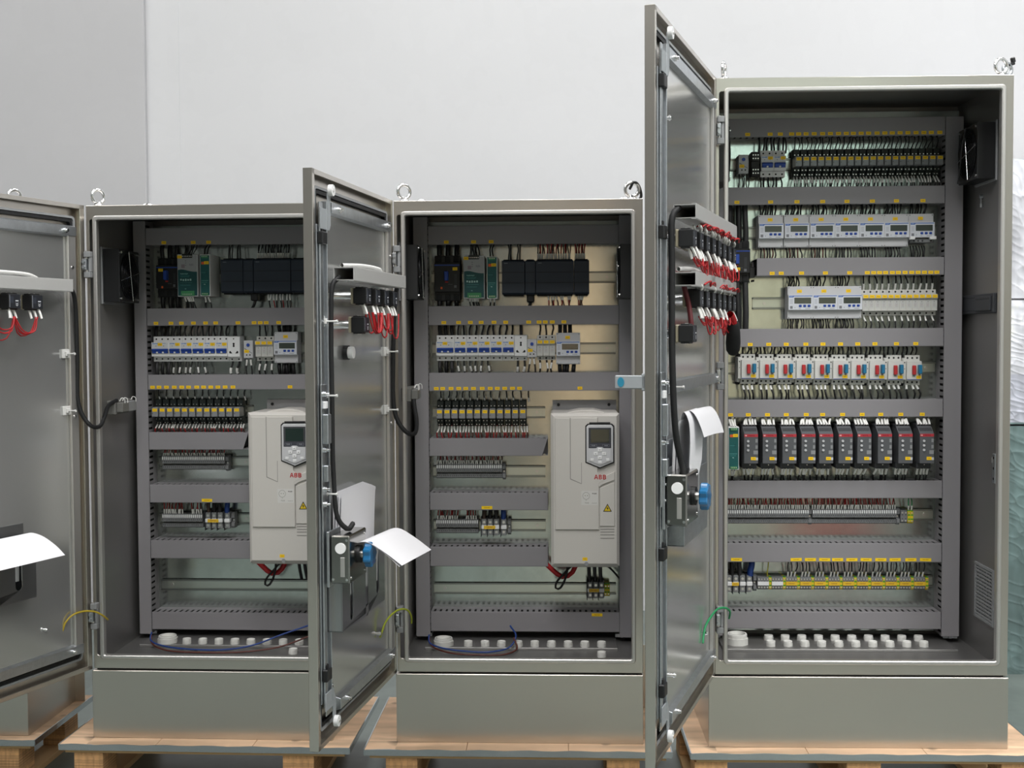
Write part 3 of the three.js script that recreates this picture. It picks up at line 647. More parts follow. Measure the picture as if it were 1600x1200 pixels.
function outlet() {
  const t = group();
  g_().profX([[9, -38], [44, -38], [44, -26], [62, -24], [62, 36], [50, 38], [9, 38]], 0, 37, 0.7).build('case', M.white, t);
  const h = g_().box(16.5, 20.5, 6, 18, 61.9, 62.3).cyl(18.5, 8, 61.9, 3, 0.4).cyl(18.5, 15, 61.9, 3, 0.4);
  for (const s of [-1, 1]) h.prism([[18.5 + s * 4, -14], [18.5 + s * 13, -14], [18.5 + s * 14, -9], [18.5 + s * 10, -6], [18.5 + s * 8, -10]], 61.9, 62.3);
  h.cyl(18.5, 30, 58.5, 2, 3.8, 'z', 10).cyl(8, -32, 43.9, 2.4, 0.5).cyl(29, -32, 43.9, 2.4, 0.5).build('socket_hole', M.blackMatt, t);
  return t;
}
function timer() {
  const t = group();
  g_().profX([[9, -28], [58, -28], [60, -26], [60, 24], [58, 26], [9, 26]], 0, 28, 0.8).build('case', M.lightGrey, t);
  g_().cyl(14, 12, 60, 5, 2.5, 'z', 18).build('dial', M.blue, t);
  g_().prism([[2, 4], [26, -12], [26, -14], [2, 0]], 60, 60.4).build('print_band', M.midGrey, t);
  g_().cyl(9, -18, 59.9, 2.2, 0.6).cyl(19, -18, 59.9, 2.2, 0.6).build('screw_hole', M.blackMatt, t);
  sticker(t, 9, -7, 60.3, false);
  return t;
}
function fuse() {
  const t = group();
  g_().profX([[9, -37], [44, -37], [44, -25], [60, -24], [60, 8], [66, 12], [66, 22], [56, 24], [46, 26], [46, 37], [9, 37]], 0, 17.6, 0.7).build('case', M.offWhite, t);
  g_().face(2.6, 15, -16, 5, 60, 0.4).build('printed_face', M.fusePrint, t);
  g_().cyl(8.8, 31, 46, 2.8, 0.4).cyl(8.8, -31, 44, 2.8, 0.4).build('screw_hole', M.blackMatt, t);
  g_().box(1, 16.6, 6.5, 8.2, 60, 61, 0.3).build('handle_gap', M.midGrey, t);
  sticker(t, 9, 17, 66, false);
  return t;
}
function meter(openCover) {
  const t = group(), w = 71.2;
  if (openCover) g_().profX([[9, -32], [46, -32], [46, -22], [66, -22], [66, 22], [52, 22], [52, 47], [9, 47]], 0, w, 0.8).build('case', M.lightGrey, t);
  else g_().profX([[9, -47], [52, -47], [54, -45], [54, -21], [66, -21], [66, 22], [54, 22], [54, 45], [52, 47], [9, 47]], 0, w, 0.8).build('case', M.lightGrey, t);
  g_().face(1.5, w - 1.5, -21, 22, 66, 0.5).build('printed_face', M.meterFace, t);
  g_().box(17, 65, -3, 14, 66.4, 67.4, 0.4).build('display', M.glass, t);
  for (const x of [30, 42.5, 55]) g_().box(x, x + 8, -13, -6.5, 66.4, 68, 1.2).build('button', M.blue, t);
  const s = g_(); for (const x of [4, w - 4]) for (const y of openCover ? [43] : [43, -43]) s.cyl(x, y, 53.2, 1.3, 0.9, 'z', 7); s.build('cover_screw', M.black, t);
  sticker(t, 34, openCover ? 34 : 33, 54, false);
  if (openCover) {
    g_().box(4, 68, -36, -26, 30, 60, 1).build('terminal_row', M.termGrey, t);
    g_().cyl(14, -31, 59.8, 2.6, 0.5).cyl(26, -31, 59.8, 2.6, 0.5).cyl(38, -31, 59.8, 2.6, 0.5).cyl(62, -31, 59.8, 2.6, 0.5).build('terminal_hole', M.blackMatt, t);
    g_().box(-1, 14, -28, -19, 60, 74, 1).build('cover_hinge', M.white, t); g_().box(56, 74, -28, -19, 60, 74, 1).build('cover_hinge', M.white, t); g_().box(14, 56, -22, -20, 60, 66, 0.5).build('hinged_cover', M.white, t);
  }
  return t;
}
function mccb(w, h) {
  const t = group();
  g_().box(0, w, -h / 2 + 26, h / 2 - 22, 0, 72, 2).box(0, w, -h / 2, h / 2, 0, 56, 2).build('case', M.black, t);
  for (let i = 0; i < 3; i++) for (const y of [h / 2 - 20, -h / 2 + 3]) g_().box(w * (i + 0.5) / 3 - 8, w * (i + 0.5) / 3 + 8, y, y + 17, 55, 57.5, 1).build('terminal_shroud', M.blackMatt, t);
  g_().box(1, w - 1, h / 2 - 31, h / 2 - 28, 72, 72.8).build('stripe', M.blue, t);
  g_().face(w * 0.5, w - 4, -32, 14, 72, 0.4).build('printed_face', M.mccbPrint, t);
  g_().box(w * 0.40, w * 0.56, -8, 20, 70, 90, 2).build('toggle', M.blue, t);
  g_().box(w * 0.42, w * 0.54, -14, -10, 72, 73).build('trip_mark', M.red, t);
  g_().box(w * 0.24, w * 0.32, -33, -26, 72, 74, 1).build('test_button', M.orange, t);
  return t;
}
function psu(w, h, print, slim) {
  const t = group(), d = slim ? 100 : 96;
  g_().box(0, w, -h / 2, h / 2, 8, d, 1.5).build('case', slim ? M.white : M.lightGrey, t);
  g_().face(2, w - 2, -h / 2 + 3, h / 2 - 3, d, 0.6).build('printed_face', print, t);
  const n = slim ? 4 : 6, a = slim ? w * 0.18 : w * 0.25, b = slim ? w * 0.82 : w * 0.75;
  for (const y of [h / 2 - 11, -h / 2 + 2]) {
    g_().box(a - (y < 0 && !slim ? 4 : 0), b + (y < 0 && !slim ? 6 : 0), y, y + (slim ? 8 : y < 0 ? 15 : 12), d - 6, d + 4, 0.8).build('terminal_strip', y < 0 || slim ? M.psuGreen : M.socketDark, t);
    const s = g_(); for (let i = 0; i < n; i++) s.cyl(a + (b - a) * (i + 0.5) / n, y + 5, d + 4, 1.5, 0.6, 'z', 7); s.build('terminal_screw', M.screw, t);
  }
  if (slim) { g_().box(w * 0.16, w * 0.5, h / 2 - 30, h / 2 - 22, d + 0.6, d + 1).build('mark', M.orange, t); sticker(t, w * 0.66, h / 2 - 25, d + 1, false); }
  else sticker(t, 8, h / 2 - 8, d + 0.8, false);
  return t;
}
function plcModule(w, named) {
  const t = group(), h = 50;
  g_().profX([[9, -h], [66, -h], [75, -h + 5], [75, h - 4], [72, h], [9, h]], 0.4, w - 0.4, 0.8).build('case', M.plc, t);
  for (const y of [15, -16]) g_().box(1.5, w - 1.5, y - 0.8, y + 0.8, 75, 75.5).build('cover_seam', M.plcSeam, t);
  g_().box(4, w - 4, h - 1, h + 4, 30, 58, 1).build('terminal_strip', M.blackMatt, t); g_().box(4, w - 4, -h - 4, -h + 1, 30, 58, 1).build('terminal_strip', M.blackMatt, t);
  if (named) g_().face(6, 24, h - 10, h - 6, 75, 0.3).build('printed_name', M.plcPrint, t);
  return t;
}
function softStarter() {
  const t = group(), w = 41;
  g_().box(0, w, -60, 60, 0, 62, 1.5).box(0, w, 50, 64, 0, 84, 2).box(0, w, -64, -44, 0, 88, 2).build('case', M.soft, t);
  g_().profX([[60, -46], [116, -46], [116, 38], [88, 58], [60, 58]], 0.5, w - 0.5, 0.8).build('front_cover', M.softFace, t);
  const v = g_(); for (let i = 0; i < 9; i++) { const q = new G().box(-0.9, 0.9, -7, 7, -0.4, 0.5).geo(); q.rotateX(-0.95); q.translate((5 + i * 3.9) * mm, 49.5 * mm, 100.3 * mm); v.push(q); } v.build('vent_slot', M.blackMatt, t);
  g_().face(1, w - 1, 30, 38, 116, 0.5).build('printed_stripe', M.softPrint, t);
  for (const y of [18, 5, -8]) g_().cyl(12, y, 116, 3.4, 3, 'z', 14).box(11.4, 12.6, y - 3, y + 3, 119, 119.6).build('dial', M.lightGrey, t);
  g_().box(33, 39, 14, 24, 116, 116.6).box(33, 39, -4, 6, 116, 116.6).build('indicator', M.midGrey, t);
  g_().box(27, 40, -20, -9, 116, 117, 0.4).build('rating_plate', M.midGrey, t);
  g_().box(34, 40, -37, -29, 116, 117.4, 0.4).build('reset_button', M.lightGrey, t);
  sticker(t, 27, -32, 116, false);
  g_().cyl(22, -53, 88, 1.6, 0.6, 'z', 8).build('screw', M.screw, t);
  return t;
}
function motorSwitch() {
  const t = group();
  g_().profX([[9, -43], [56, -43], [56, -28], [76, -27], [76, 26], [56, 27], [56, 43], [9, 43]], 9, 51.6, 0.8).build('case', M.offWhite, t);
  g_().profX([[9, -38], [50, -38], [50, -28], [70, -27], [70, 34], [50, 35], [9, 35]], 0, 8.6, 0.6).build('auxiliary_contact', M.offWhite, t);
  const s = g_(); for (let i = 0; i < 3; i++) for (const y of [35, -35]) s.cyl(16.5 + i * 13.5, y, 55.9, 2.9, 0.5, 'z', 10); s.cyl(4.3, 22, 70, 1.8, 0.4).cyl(4.3, 4, 70, 1.2, 0.4).box(1, 8, 38, 44, 10, 46).box(1, 8, -46, -40, 10, 46).build('screw_hole', M.blackMatt, t);
  g_().box(24, 34, -13, 14, 74, 84, 1.5).build('stop_button', M.red, t);
  g_().box(39.5, 49.5, -10, 16, 74, 90, 1.5).build('start_button', M.teal, t);
  g_().box(25, 33, -18, -15, 76, 76.5).box(42, 48, -15, -11, 76, 76.4).build('print_mark', M.midGrey, t);
  g_().box(10, 51, -27, -25.6, 76, 76.4).build('blue_line', M.blue, t);
  sticker(t, 43, -20, 76, false);
  return t;
}
function terminal(w) {                     // small spring terminal
  const t = group();
  g_().profX([[9, -22], [36, -22], [40, -19], [40, -9], [30, -8], [30, -3], [46, -2], [46, 8], [44, 21], [9, 21]], 0, w, 0.35).build('body', M.termGrey, t);
  g_().box(0.9, w - 0.9, 9, 18.5, 44, 47.4, 0.5).build('marker', M.white, t);
  g_().box(w / 2 - 1.1, w / 2 + 1.1, 2, 4.6, 45.8, 46.3).box(w / 2 - 1.1, w / 2 + 1.1, -15, -12.4, 39.8, 40.3).build('clamp_hole', M.blackMatt, t);
  return t;
}
function screwTerminal(w, earth) {         // terminal with bare screws, earth ones striped
  const t = group();
  g_().profX([[9, -19], [38, -19], [44, -14], [44, 14], [38, 19], [9, 19]], 0, w, 0.4).build('body', earth ? M.yellow : M.termGrey, t);
  const s = g_(); for (const y of [12, -12]) s.cyl(w / 2, y, 43.8, w * 0.28, 0.9, 'z', 8); s.build('clamp_screw', M.screw, t);
  if (earth) g_().box(0.6, w - 0.6, 4, 8, 43.6, 44.6).box(0.6, w - 0.6, -8, -4, 43.6, 44.6).box(0.6, w - 0.6, 16, 20, 30, 41).build('green_stripe', std(0x4f9a2f, 0.5), t);
  else g_().box(w / 2 - 1.3, w / 2 + 1.3, 4.5, 7, 43.8, 44.3).box(w / 2 - 1.3, w / 2 + 1.3, -7, -4.5, 43.8, 44.3).build('clamp_hole', M.blackMatt, t);
  return t;
}
function bigTerminal(w) {
  const t = group();
  g_().box(0, w, -25, 25, 9, 30, 1).box(1.5, w - 1.5, 6, 25, 30, 46, 2).box(1.5, w - 1.5, -25, -6, 30, 46, 2).build('body', M.midGrey, t);
  g_().box(-1, 1, -30, 30, 9, 48, 0.6).build('end_plate', M.soft, t);
  g_().box(1, w - 0.5, -6, 6, 30, 50, 1.5).build('marker', M.white, t);
  const s = g_(); for (const y of [15, -15]) s.cyl(w / 2, y, 46, 4, 1.2, 'z', 10); s.build('clamp_screw', M.screw, t);
  return t;
}
function endStop() {
  const t = group();
  g_().profX([[9, -24], [34, -24], [40, -18], [40, -8], [30, -4], [30, 4], [40, 8], [40, 18], [34, 24], [9, 24]], 0, 9.6, 0.6).build('body', M.termGrey, t);
  g_().cyl(4.8, 0, 29.8, 2.6, 0.8, 'z', 8).build('screw', M.screw, t); return t;
}
// ---------------------------------------------------------------- fitting the devices
const pp = k => CAB[k].PL;
const set1 = (o, name, k, x, y, label, cat, grp) => { tag(o, label, cat, grp); put(o, name, pp(k), [x, y, 0]); };

// top rows of the left and middle cabinets
set1(mccb(69, 118), 'main_breaker', 'A', 85, 1300, 'black moulded main breaker with blue toggle in the left cabinet top row', 'circuit breaker', 'black main breakers');
set1(mccb(77, 135), 'main_breaker', 'B', 77, 1289, 'black moulded main breaker with blue toggle in the middle cabinet top row', 'circuit breaker', 'black main breakers');
set1(mccb(76, 118), 'main_breaker', 'C', 64, 1309, 'black moulded main breaker beside the meters of the tall cabinet', 'circuit breaker', 'black main breakers');
part(scene.getObjectByName('main_breaker_002'), 'side_contact', g_().box(75, 92, -46, -16, 20, 60, 2).box(86, 90, -58, -52, 20, 60, 1).geo(), M.black);
sticker(scene.getObjectByName('main_breaker'), 15, 22, 72.6, false); sticker(scene.getObjectByName('main_breaker_001'), 62, 27, 72.6, false); sticker(scene.getObjectByName('main_breaker_002'), 40, -22, 72.6, false);
const bigPsu = psu(62, 126, M.psuPrint, false);
set1(bigPsu, 'power_supply', 'A', 159, 1304, 'wide power supply, teal and silver front, in the left cabinet', 'power supply', 'teal power supplies');
set1(bigPsu.clone(), 'power_supply', 'B', 166, 1290, 'wide power supply, teal and silver front, in the middle cabinet', 'power supply', 'teal power supplies');
const slimPsu = psu(31, 124, M.slimPrint, true);
set1(slimPsu, 'power_supply', 'A', 229, 1304, 'slim teal power supply in the left cabinet top row', 'power supply', 'teal power supplies');
set1(slimPsu.clone(), 'power_supply', 'B', 235, 1288, 'slim teal power supply in the middle cabinet top row', 'power supply', 'teal power supplies');
set1(slimPsu.clone(), 'power_supply', 'C', 74, 772, 'slim teal power supply left of the soft starters in the tall cabinet', 'power supply', 'teal power supplies');
for (const [k, x0, y] of [['A', 284, 1302], ['B', 278, 1289]]) [[0, 68, 1], [68.5, 31, 0], [100, 113, 1], [213.5, 45, 0]].forEach(([x, w, n], i) =>
  set1(plcModule(w, n), 'controller_module', k, x0 + x, y, `${['first dark controller block', 'narrow dark interface module', 'widest dark controller block', 'dark expansion module'][i]} ${i === 3 ? 'at the right end' : 'from the left'} in the ${WORDS[k]}`, 'controller', 'dark controller modules'));

// breaker rows
const b3 = breaker(3, true), b2 = breaker(2, true), so = outlet(), ti = timer(), fu = fuse(), me = meter(false), meOpen = meter(true);
let used = {};
const take = (key, proto) => { const o = used[key] ? proto.clone() : proto; used[key] = 1; return o; };
for (const [k, x0, y, xt, xf, xm, ym] of [['A', 64, 1084, 347, 383, 440, 1087], ['B', 80, 1081, 352, 381, 438, 1078]]) {
  set1(take('b3', b3), 'breaker', k, x0, y, `three-pole white breaker with blue toggles, leftmost in the ${WORDS[k]} row`, 'circuit breaker', 'white breakers with blue toggles');
  for (let i = 0; i < 5; i++) set1(take('b2', b2), 'breaker', k, x0 + 54 + i * 36, y, `${ord(i + 1)} two-pole white breaker from left, blue toggle, ${WORDS[k]}`, 'circuit breaker', 'white breakers with blue toggles');
  set1(take('so', so), 'rail_socket', k, x0 + 234.5, y, `white rail-mounted socket outlet at the end of the breakers, ${WORDS[k]}`, 'socket outlet');
  set1(take('ti', ti), 'timer_module', k, xt, y - 1, `small grey module with round blue dial beside the socket, ${WORDS[k]}`, 'timer');
  for (let i = 0; i < 3; i++) set1(take('fu', fu), 'fuse_holder', k, xf + i * 18.2, y, `${place(i, 3)} of three pale fuse holders beside the meter, ${WORDS[k]}`, 'fuse holder', 'pale fuse holders');
  set1(take('me', me), 'energy_meter', k, xm, ym, `single pale grey energy meter right of the breakers in the ${WORDS[k]}`, 'meter', 'energy meters');
}
// tall cabinet
for (let i = 0; i < 2; i++) set1(take('b2', b2), 'breaker', 'C', 172 + i * 36, 1591, `${i ? 'right' : 'left'} of the two grey breakers with blue toggles before the twenty relays`, 'circuit breaker', 'white breakers with blue toggles');
set1(take('ti', ti), 'timer_module', 'C', 108, 1590, 'small dark grey module with dial at the left of the top row', 'timer');
{
  const t = group();
  g_().box(0, 24, -38, 34, 9, 52, 1.5).box(1, 23, 6, 30, 52, 58, 1).box(1, 23, -34, -12, 52, 58, 1).build('base', M.black, t);
  const s = g_(); for (let i = 0; i < 3; i++) for (const y of [24, 14, -18, -28]) s.cyl(5 + i * 7, y, 58, 2, 0.8, 'z', 8); s.build('terminal_screw', M.screw, t);
  set1(t, 'terminal_unit', 'C', 145, 1591, 'black terminal unit with bright screws left of the two breakers', 'terminal unit');
}
[165.5, 239, 311.6, 382, 452.5, 523, 595].forEach((x, i) => set1(i === 6 ? meOpen : take('me', me), 'energy_meter', 'C', x, 1396, i === 6 ? 'rightmost of seven energy meters, its lower terminal cover off' : `${place(i, 7)} of the seven energy meters in the tall cabinet's second row`, 'meter', 'energy meters'));
[250.4, 320.5, 391].forEach((x, i) => set1(take('me', me), 'energy_meter', 'C', x, 1190, `${['left', 'middle', 'right'][i]} of the three energy meters in the tall cabinet's third row`, 'meter', 'energy meters'));
for (let i = 0; i < 12; i++) set1(take('fu', fu), 'fuse_holder', 'C', 463 + i * 17.85, 1189, `${place(i, 12)} of the twelve pale fuse holders beside the three meters`, 'fuse holder', 'pale fuse holders');
const msw = motorSwitch(); [106, 158.5, 211, 263.5, 316, 368, 420, 472.5, 525, 578].forEach((x, i) => set1(take('msw', msw), 'motor_switch', 'C', x, 999 - i * 0.6, `${place(i, 10)} of the ten white motor switches with red and blue buttons`, 'motor switch', 'motor protection switches'));
const ss = softStarter(); [117, 170, 226, 280, 330, 385, 438, 496, 554, 614].forEach((x, i) => set1(take('ss', ss), 'soft_starter', 'C', x - 1, 776, `${place(i, 10)} of the ten dark grey soft starters in the tall cabinet`, 'soft starter', 'dark soft starters'));

// small terminals
const term = terminal(5.9); let tn = 0;
const termRow = (k, x0, n, pitch, y, where) => { for (let i = 0; i < n; i++) set1(tn++ ? term.clone() : term, 'terminal_block', k, x0 + i * pitch, y, `${ord(i + 1)} from left of the small grey terminals on ${where}`, 'terminal block', 'small grey terminal blocks'); };
termRow('A', 84, 31, 6.3, 737, "the left cabinet's upper strip");
termRow('B', 76, 31, 6.4, 711, "the middle cabinet's upper strip");
termRow('A', 82, 20, 6.3, 559, "the left cabinet's lower strip");
termRow('B', 74, 20, 6.4, 544, "the middle cabinet's lower strip");
termRow('C', 80, 37, 6.4, 567, "the tall cabinet's left long strip");
termRow('C', 327, 38, 6.4, 567, "the tall cabinet's right long strip");
const stop = endStop();
[['A', 279.5, 735, 'at the right end of the upper terminals, left cabinet'], ['B', 275, 709, 'at the right end of the upper terminals, middle cabinet'], ['C', 317, 566, "between the tall cabinet's two long terminal strips"], ['C', 571, 566, "right of the tall cabinet's long terminal strips"], ['C', 157, 370, 'between the big and small terminals of the lowest row']]
  .forEach(([k, x, y, s]) => set1(take('stop', stop), 'end_bracket', k, x, y, `grey rail end bracket ${s}`, 'end bracket', 'grey end brackets'));
const scr = screwTerminal(9.4, false), earth = screwTerminal(8, true);
for (let i = 0; i < 2; i++) set1(take('scr', scr), 'screw_terminal', 'C', 582 + i * 9.6, 566, `${i ? 'right' : 'left'} grey screw terminal beside the striped earth pair, long strip row`, 'terminal block', 'screw terminals');
for (let i = 0; i < 2; i++) set1(take('earth', earth), 'earth_terminal', 'C', 602 + i * 8.3, 565, `${i ? 'right' : 'left'} yellow-green earth terminal ending the long grey terminal strip`, 'terminal block', 'earth terminals');
for (let gI = 0; gI < 12; gI++) {
  const x = 168.5 + gI * 41.2, say = `${place(gI, 12)} cluster of the lowest terminal row`;
  for (let i = 0; i < 4; i++) { const s = take('scr', scr); s.scale.x = 1; set1(s, 'screw_terminal', 'C', x + i * 8.2, 370, `${ord(i + 1)} small screw terminal in the ${say}`, 'terminal block', 'screw terminals'); s.scale.set(0.86, 1, 1); }
  if (gI) set1(take('earth', earth), 'earth_terminal', 'C', x - 8.3, 370, `yellow-green earth terminal left of the ${say}`, 'terminal block', 'earth terminals');
  const st = g_().face(0, 32.5, -5.5, 5.5, 45, 2).build('strip', gI < 2 ? M.white : M.strip);
  set1(st, 'marker_strip', 'C', x, 370, `${gI < 2 ? 'white' : 'yellow printed'} marker strip across the ${say}`, 'marker strip', 'marker strips on the lowest terminals');
}
set1(take('earth', earth), 'earth_terminal', 'C', 655.5, 370, 'yellow-green earth terminal ending the lowest terminal row at right', 'terminal block', 'earth terminals');
const big = bigTerminal(18.5);
for (let i = 0; i < 4; i++) set1(take('big', big), 'power_terminal', 'C', 76 + i * 19.6, 369, `${place(i, 4)} of four large terminals at the left of the lowest row`, 'terminal block', 'large power terminals');
for (const [k, x0, y] of [['A', 216, 560], ['B', 210, 542]]) for (let i = 0; i < 4; i++) set1(take('big', big), 'power_terminal', k, x0 + i * 18.4 + (i === 3 ? 4 : 0), y, i === 3 ? `large terminal with the thick blue wire in the ${WORDS[k]}` : `${place(i, 3)} of three large terminals beside the blue wire, ${WORDS[k]}`, 'terminal block', 'large power terminals');
for (const [k, x, y] of [['A', 296, 560], ['B', 290, 542]]) set1(take('stop', stop), 'end_bracket', k, x, y, `grey end bracket right of the large terminals, ${WORDS[k]}`, 'end bracket', 'grey end brackets');
for (let i = 0; i < 3; i++) set1(take('big', big), 'power_terminal', 'B', 528 + i * 17, 352, `${place(i, 3)} of three large terminals on the low bare rail`, 'terminal block', 'large power terminals');
for (let i = 0; i < 2; i++) set1(take('earth', earth), 'earth_terminal', 'B', 580 + i * 8.2, 352, `${i ? 'right' : 'left'} earth terminal at the end of the low bare rail`, 'terminal block', 'earth terminals');
for (const [k, x, y, w, s] of [['A', 219, 560, 50, 'left'], ['B', 213, 542, 50, 'middle']]) set1(g_().face(6, 6 + 34, -5, 5, 50, 1).build('strip', M.strip), 'marker_strip', k, x, y, `yellow marker strip across three large terminals in the ${s} cabinet`, 'marker strip');
set1(g_().face(0, 30, -5, 5, 50, 1).build('strip', M.strip), 'marker_strip', 'B', 534, 352, 'yellow marker strip on the large terminals of the low rail', 'marker strip');
set1(g_().face(0, 20, -5, 5, 50, 1).build('strip', M.strip), 'marker_strip', 'C', 93, 369, 'short yellow marker on the large terminals of the lowest row', 'marker strip');

// ---------------------------------------------------------------- variable speed drives
const font = await new FontLoader().loadAsync('fonts/droid/droid_sans_bold.typeface.json');
function drive() {
  const t = group(), W = 196, H = 445;
  g_().box(0, W, 0, H, 20, 190, 4).box(6, W - 6, 8, H - 4, 8, 20).build('body', M.drive, t);
  g_().prism([[0, 6], [0, H], [W, H], [W, 6]], 186, 206, 8).build('front_shell', M.drive, t);
  g_().prism([[12, 112], [12, H - 12], [W - 62, H - 12], [W - 62, H - 168], [W - 42, H - 192], [W - 58, H - 200], [W - 58, 112]], 204, 211, 1.5).build('front_cover', M.drive, t);
  g_().prism([[55, H - 12], [57, H - 12], [57, H - 186], [88, H - 200], [88, H - 202], [55, H - 188]], 210.8, 211.3).box(87, 88.4, H - 200, H - 140, 210.8, 211.3).build('cover_groove', M.driveGroove, t);
  g_().prism([[98, H - 166], [140, H - 186], [182, H - 166], [182, H - 190], [146, H - 204], [140, H - 210], [98, H - 190]], 204, 210.5, 1).build('badge_panel', M.drive, t);
  g_().prism([[140, 122], [140, H - 214], [182, H - 196], [182, 122]], 204, 209, 1).build('side_panel', M.drive, t);
  for (const y of [112, 104, 96, 86]) g_().box(141, 181, y, y + 2.4, 205.4, 206.6).build('vent_slit', M.driveGroove, t);
  // keypad
  const k = group(); k.name = 'control_panel'; t.add(k);
  const fr = [[102, H - 38], [108, H - 32], [172, H - 32], [178, H - 38], [178, H - 138], [140, H - 154], [102, H - 138]];
  g_().prism(fr.map(([x, y]) => [140 + (x - 140) * 1.085, H - 92 + (y - H + 92) * 1.055]), 204, 212.5, 1).build('surround', M.black, k);
  g_().prism(fr, 206, 216, 1.5).build('frame', M.lightGrey, k);
  g_().box(110, 170, H - 30, H - 25, 204, 213, 0.5).build('release_tab', M.black, k);
  g_().box(108, 172, H - 98, H - 40, 215, 217.5, 0.6).build('screen_frame', M.soft, k);
  g_().box(114, 166, H - 82, H - 45, 217.3, 218.2).build('screen', M.lcd, k);
  g_().face(109, 171, H - 98, H - 83, 217.4, 0.4).build('soft_keys', M.keypadPrint, k);
  g_().prism([[108, H - 134], [108, H - 99], [128, H - 99], [134, H - 95], [146, H - 95], [152, H - 99], [172, H - 99], [172, H - 134], [140, H - 147]], 215, 218.4, 0.6).build('key_plate', M.lightGrey, k);
  for (const [x, y] of [[140, -103], [128, -114], [152, -114], [140, -125]]) g_().box(x - 6, x + 6, H + y - 5, H + y + 5, 218, 220, 1).build('arrow_key', M.white, k);
  for (const [x, y] of [[140, -103], [128, -114], [152, -114], [140, -125]]) g_().cyl(x, H + y, 220, 1.2, 0.4, 'z', 6).build('key_mark', M.black, k);
  for (const [x, y] of [[118, -131], [162, -131], [140, -138]]) g_().box(x - 5, x + 5, H + y - 4, H + y + 4, 218, 219.6, 1).build('key', M.white, k);
  // lettering, warning triangle, stickers
  const tg = new TextGeometry('ABB', { font, size: 13 * mm, depth: 0.8 * mm, curveSegments: 4 });
  tg.computeBoundingBox(); const bw = tg.boundingBox.max.x - tg.boundingBox.min.x;
  tg.translate(140.5 * mm - bw / 2, (H - 188) * mm, 210.4 * mm); part(t, 'lettering', ready(tg), std(0xb01c22, 0.45));
  const w = group(); w.name = 'warning_sign'; t.add(w);
  g_().prism([[149, H - 281], [174, H - 281], [161.5, H - 258]], 209, 209.5).build('border', M.black, w);
  g_().prism([[152.4, H - 279], [170.6, H - 279], [161.5, H - 262.4]], 209.5, 209.9).build('field', std(0xe0c022, 0.5), w);
  g_().prism([[162.4, H - 264.5], [158.6, H - 272], [161.4, H - 272], [160, H - 278], [164.6, H - 270.2], [161.8, H - 270.2]], 209.9, 210.3).build('lightning_bolt', M.black, w);
  g_().face(87, 135, H - 262, H - 221, 211, 0.4).build('service_sticker', M.drivePrint, t);
  sticker(t, 97, 27, 206, false);
  g_().cyl(101, 13, 206, 6, 1.4, 'z', 16).build('cover_screw', M.midGrey, t);
  // mounting flange with fan cover
  g_().box(4, W, H - 4, H + 28, 2, 6, 1).build('mounting_flange', M.lightGrey, t);
  g_().prism([[36, H - 4], [56, H + 3], [84, H + 8], [124, H + 8], [152, H + 2], [170, H - 4]], 60, 170, 2).build('fan_cover', M.drive, t);
  for (const x of [22, W - 22]) g_().cyl(x, H + 14, 6, 5, 5, 'z', 6).build('flange_bolt', M.black, t);
  return t;
}
const dr = drive();
set1(dr, 'speed_drive', 'A', 397, 455, 'white variable speed drive in the left cabinet, partly behind the open door', 'drive', 'white drives');
set1(dr.clone(), 'speed_drive', 'B', 422, 449, 'white variable speed drive in the middle cabinet, fully in view', 'drive', 'white drives');
// ---------------------------------------------------------------- wires
const POOL = [];
// one wire: points in mm of a frame, an optional marker sleeve between two fractions of its length
function wire(F, pts, r, mat, o = {}) { POOL.push({ F, pts, r, mat, ...o }); }
// a row of short wires between a duct and the devices
function wireRow(k, xs, y0, y1, o) {
  const { z0 = 50, z1 = 40, r = 1.3, mat = M.wire, jit = 4, sleeve, bow = 6, lean = 0, mats } = o;
  xs.forEach((x, i) => {
    const a = rr(-jit, jit) + lean, b = rr(-1, 1), q = rr(-bow, bow), zz = rr(-6, 6);
    wire(pp(k), [[x + a, y0, z0 + zz], [x + a * 0.7 + q * 0.6, y0 + (y1 - y0) * 0.35, z0 + zz * 0.5 + 5], [x + b + q * 0.2, y0 + (y1 - y0) * 0.72, (z0 + z1) / 2 + 4], [x + b, y1, z1]], r * 1.15, mats ? mats[i % mats.length] : mat, { sleeve, label: (xs.length > 1 ? place(i, xs.length) + ' ' : '') + o.label, group: o.group, prio: o.prio || r });
  });
}
const seq = (x0, n, p) => Array.from({ length: n }, (_, i) => x0 + i * p);
const lab = (s, k) => ({ label: s, group: s });
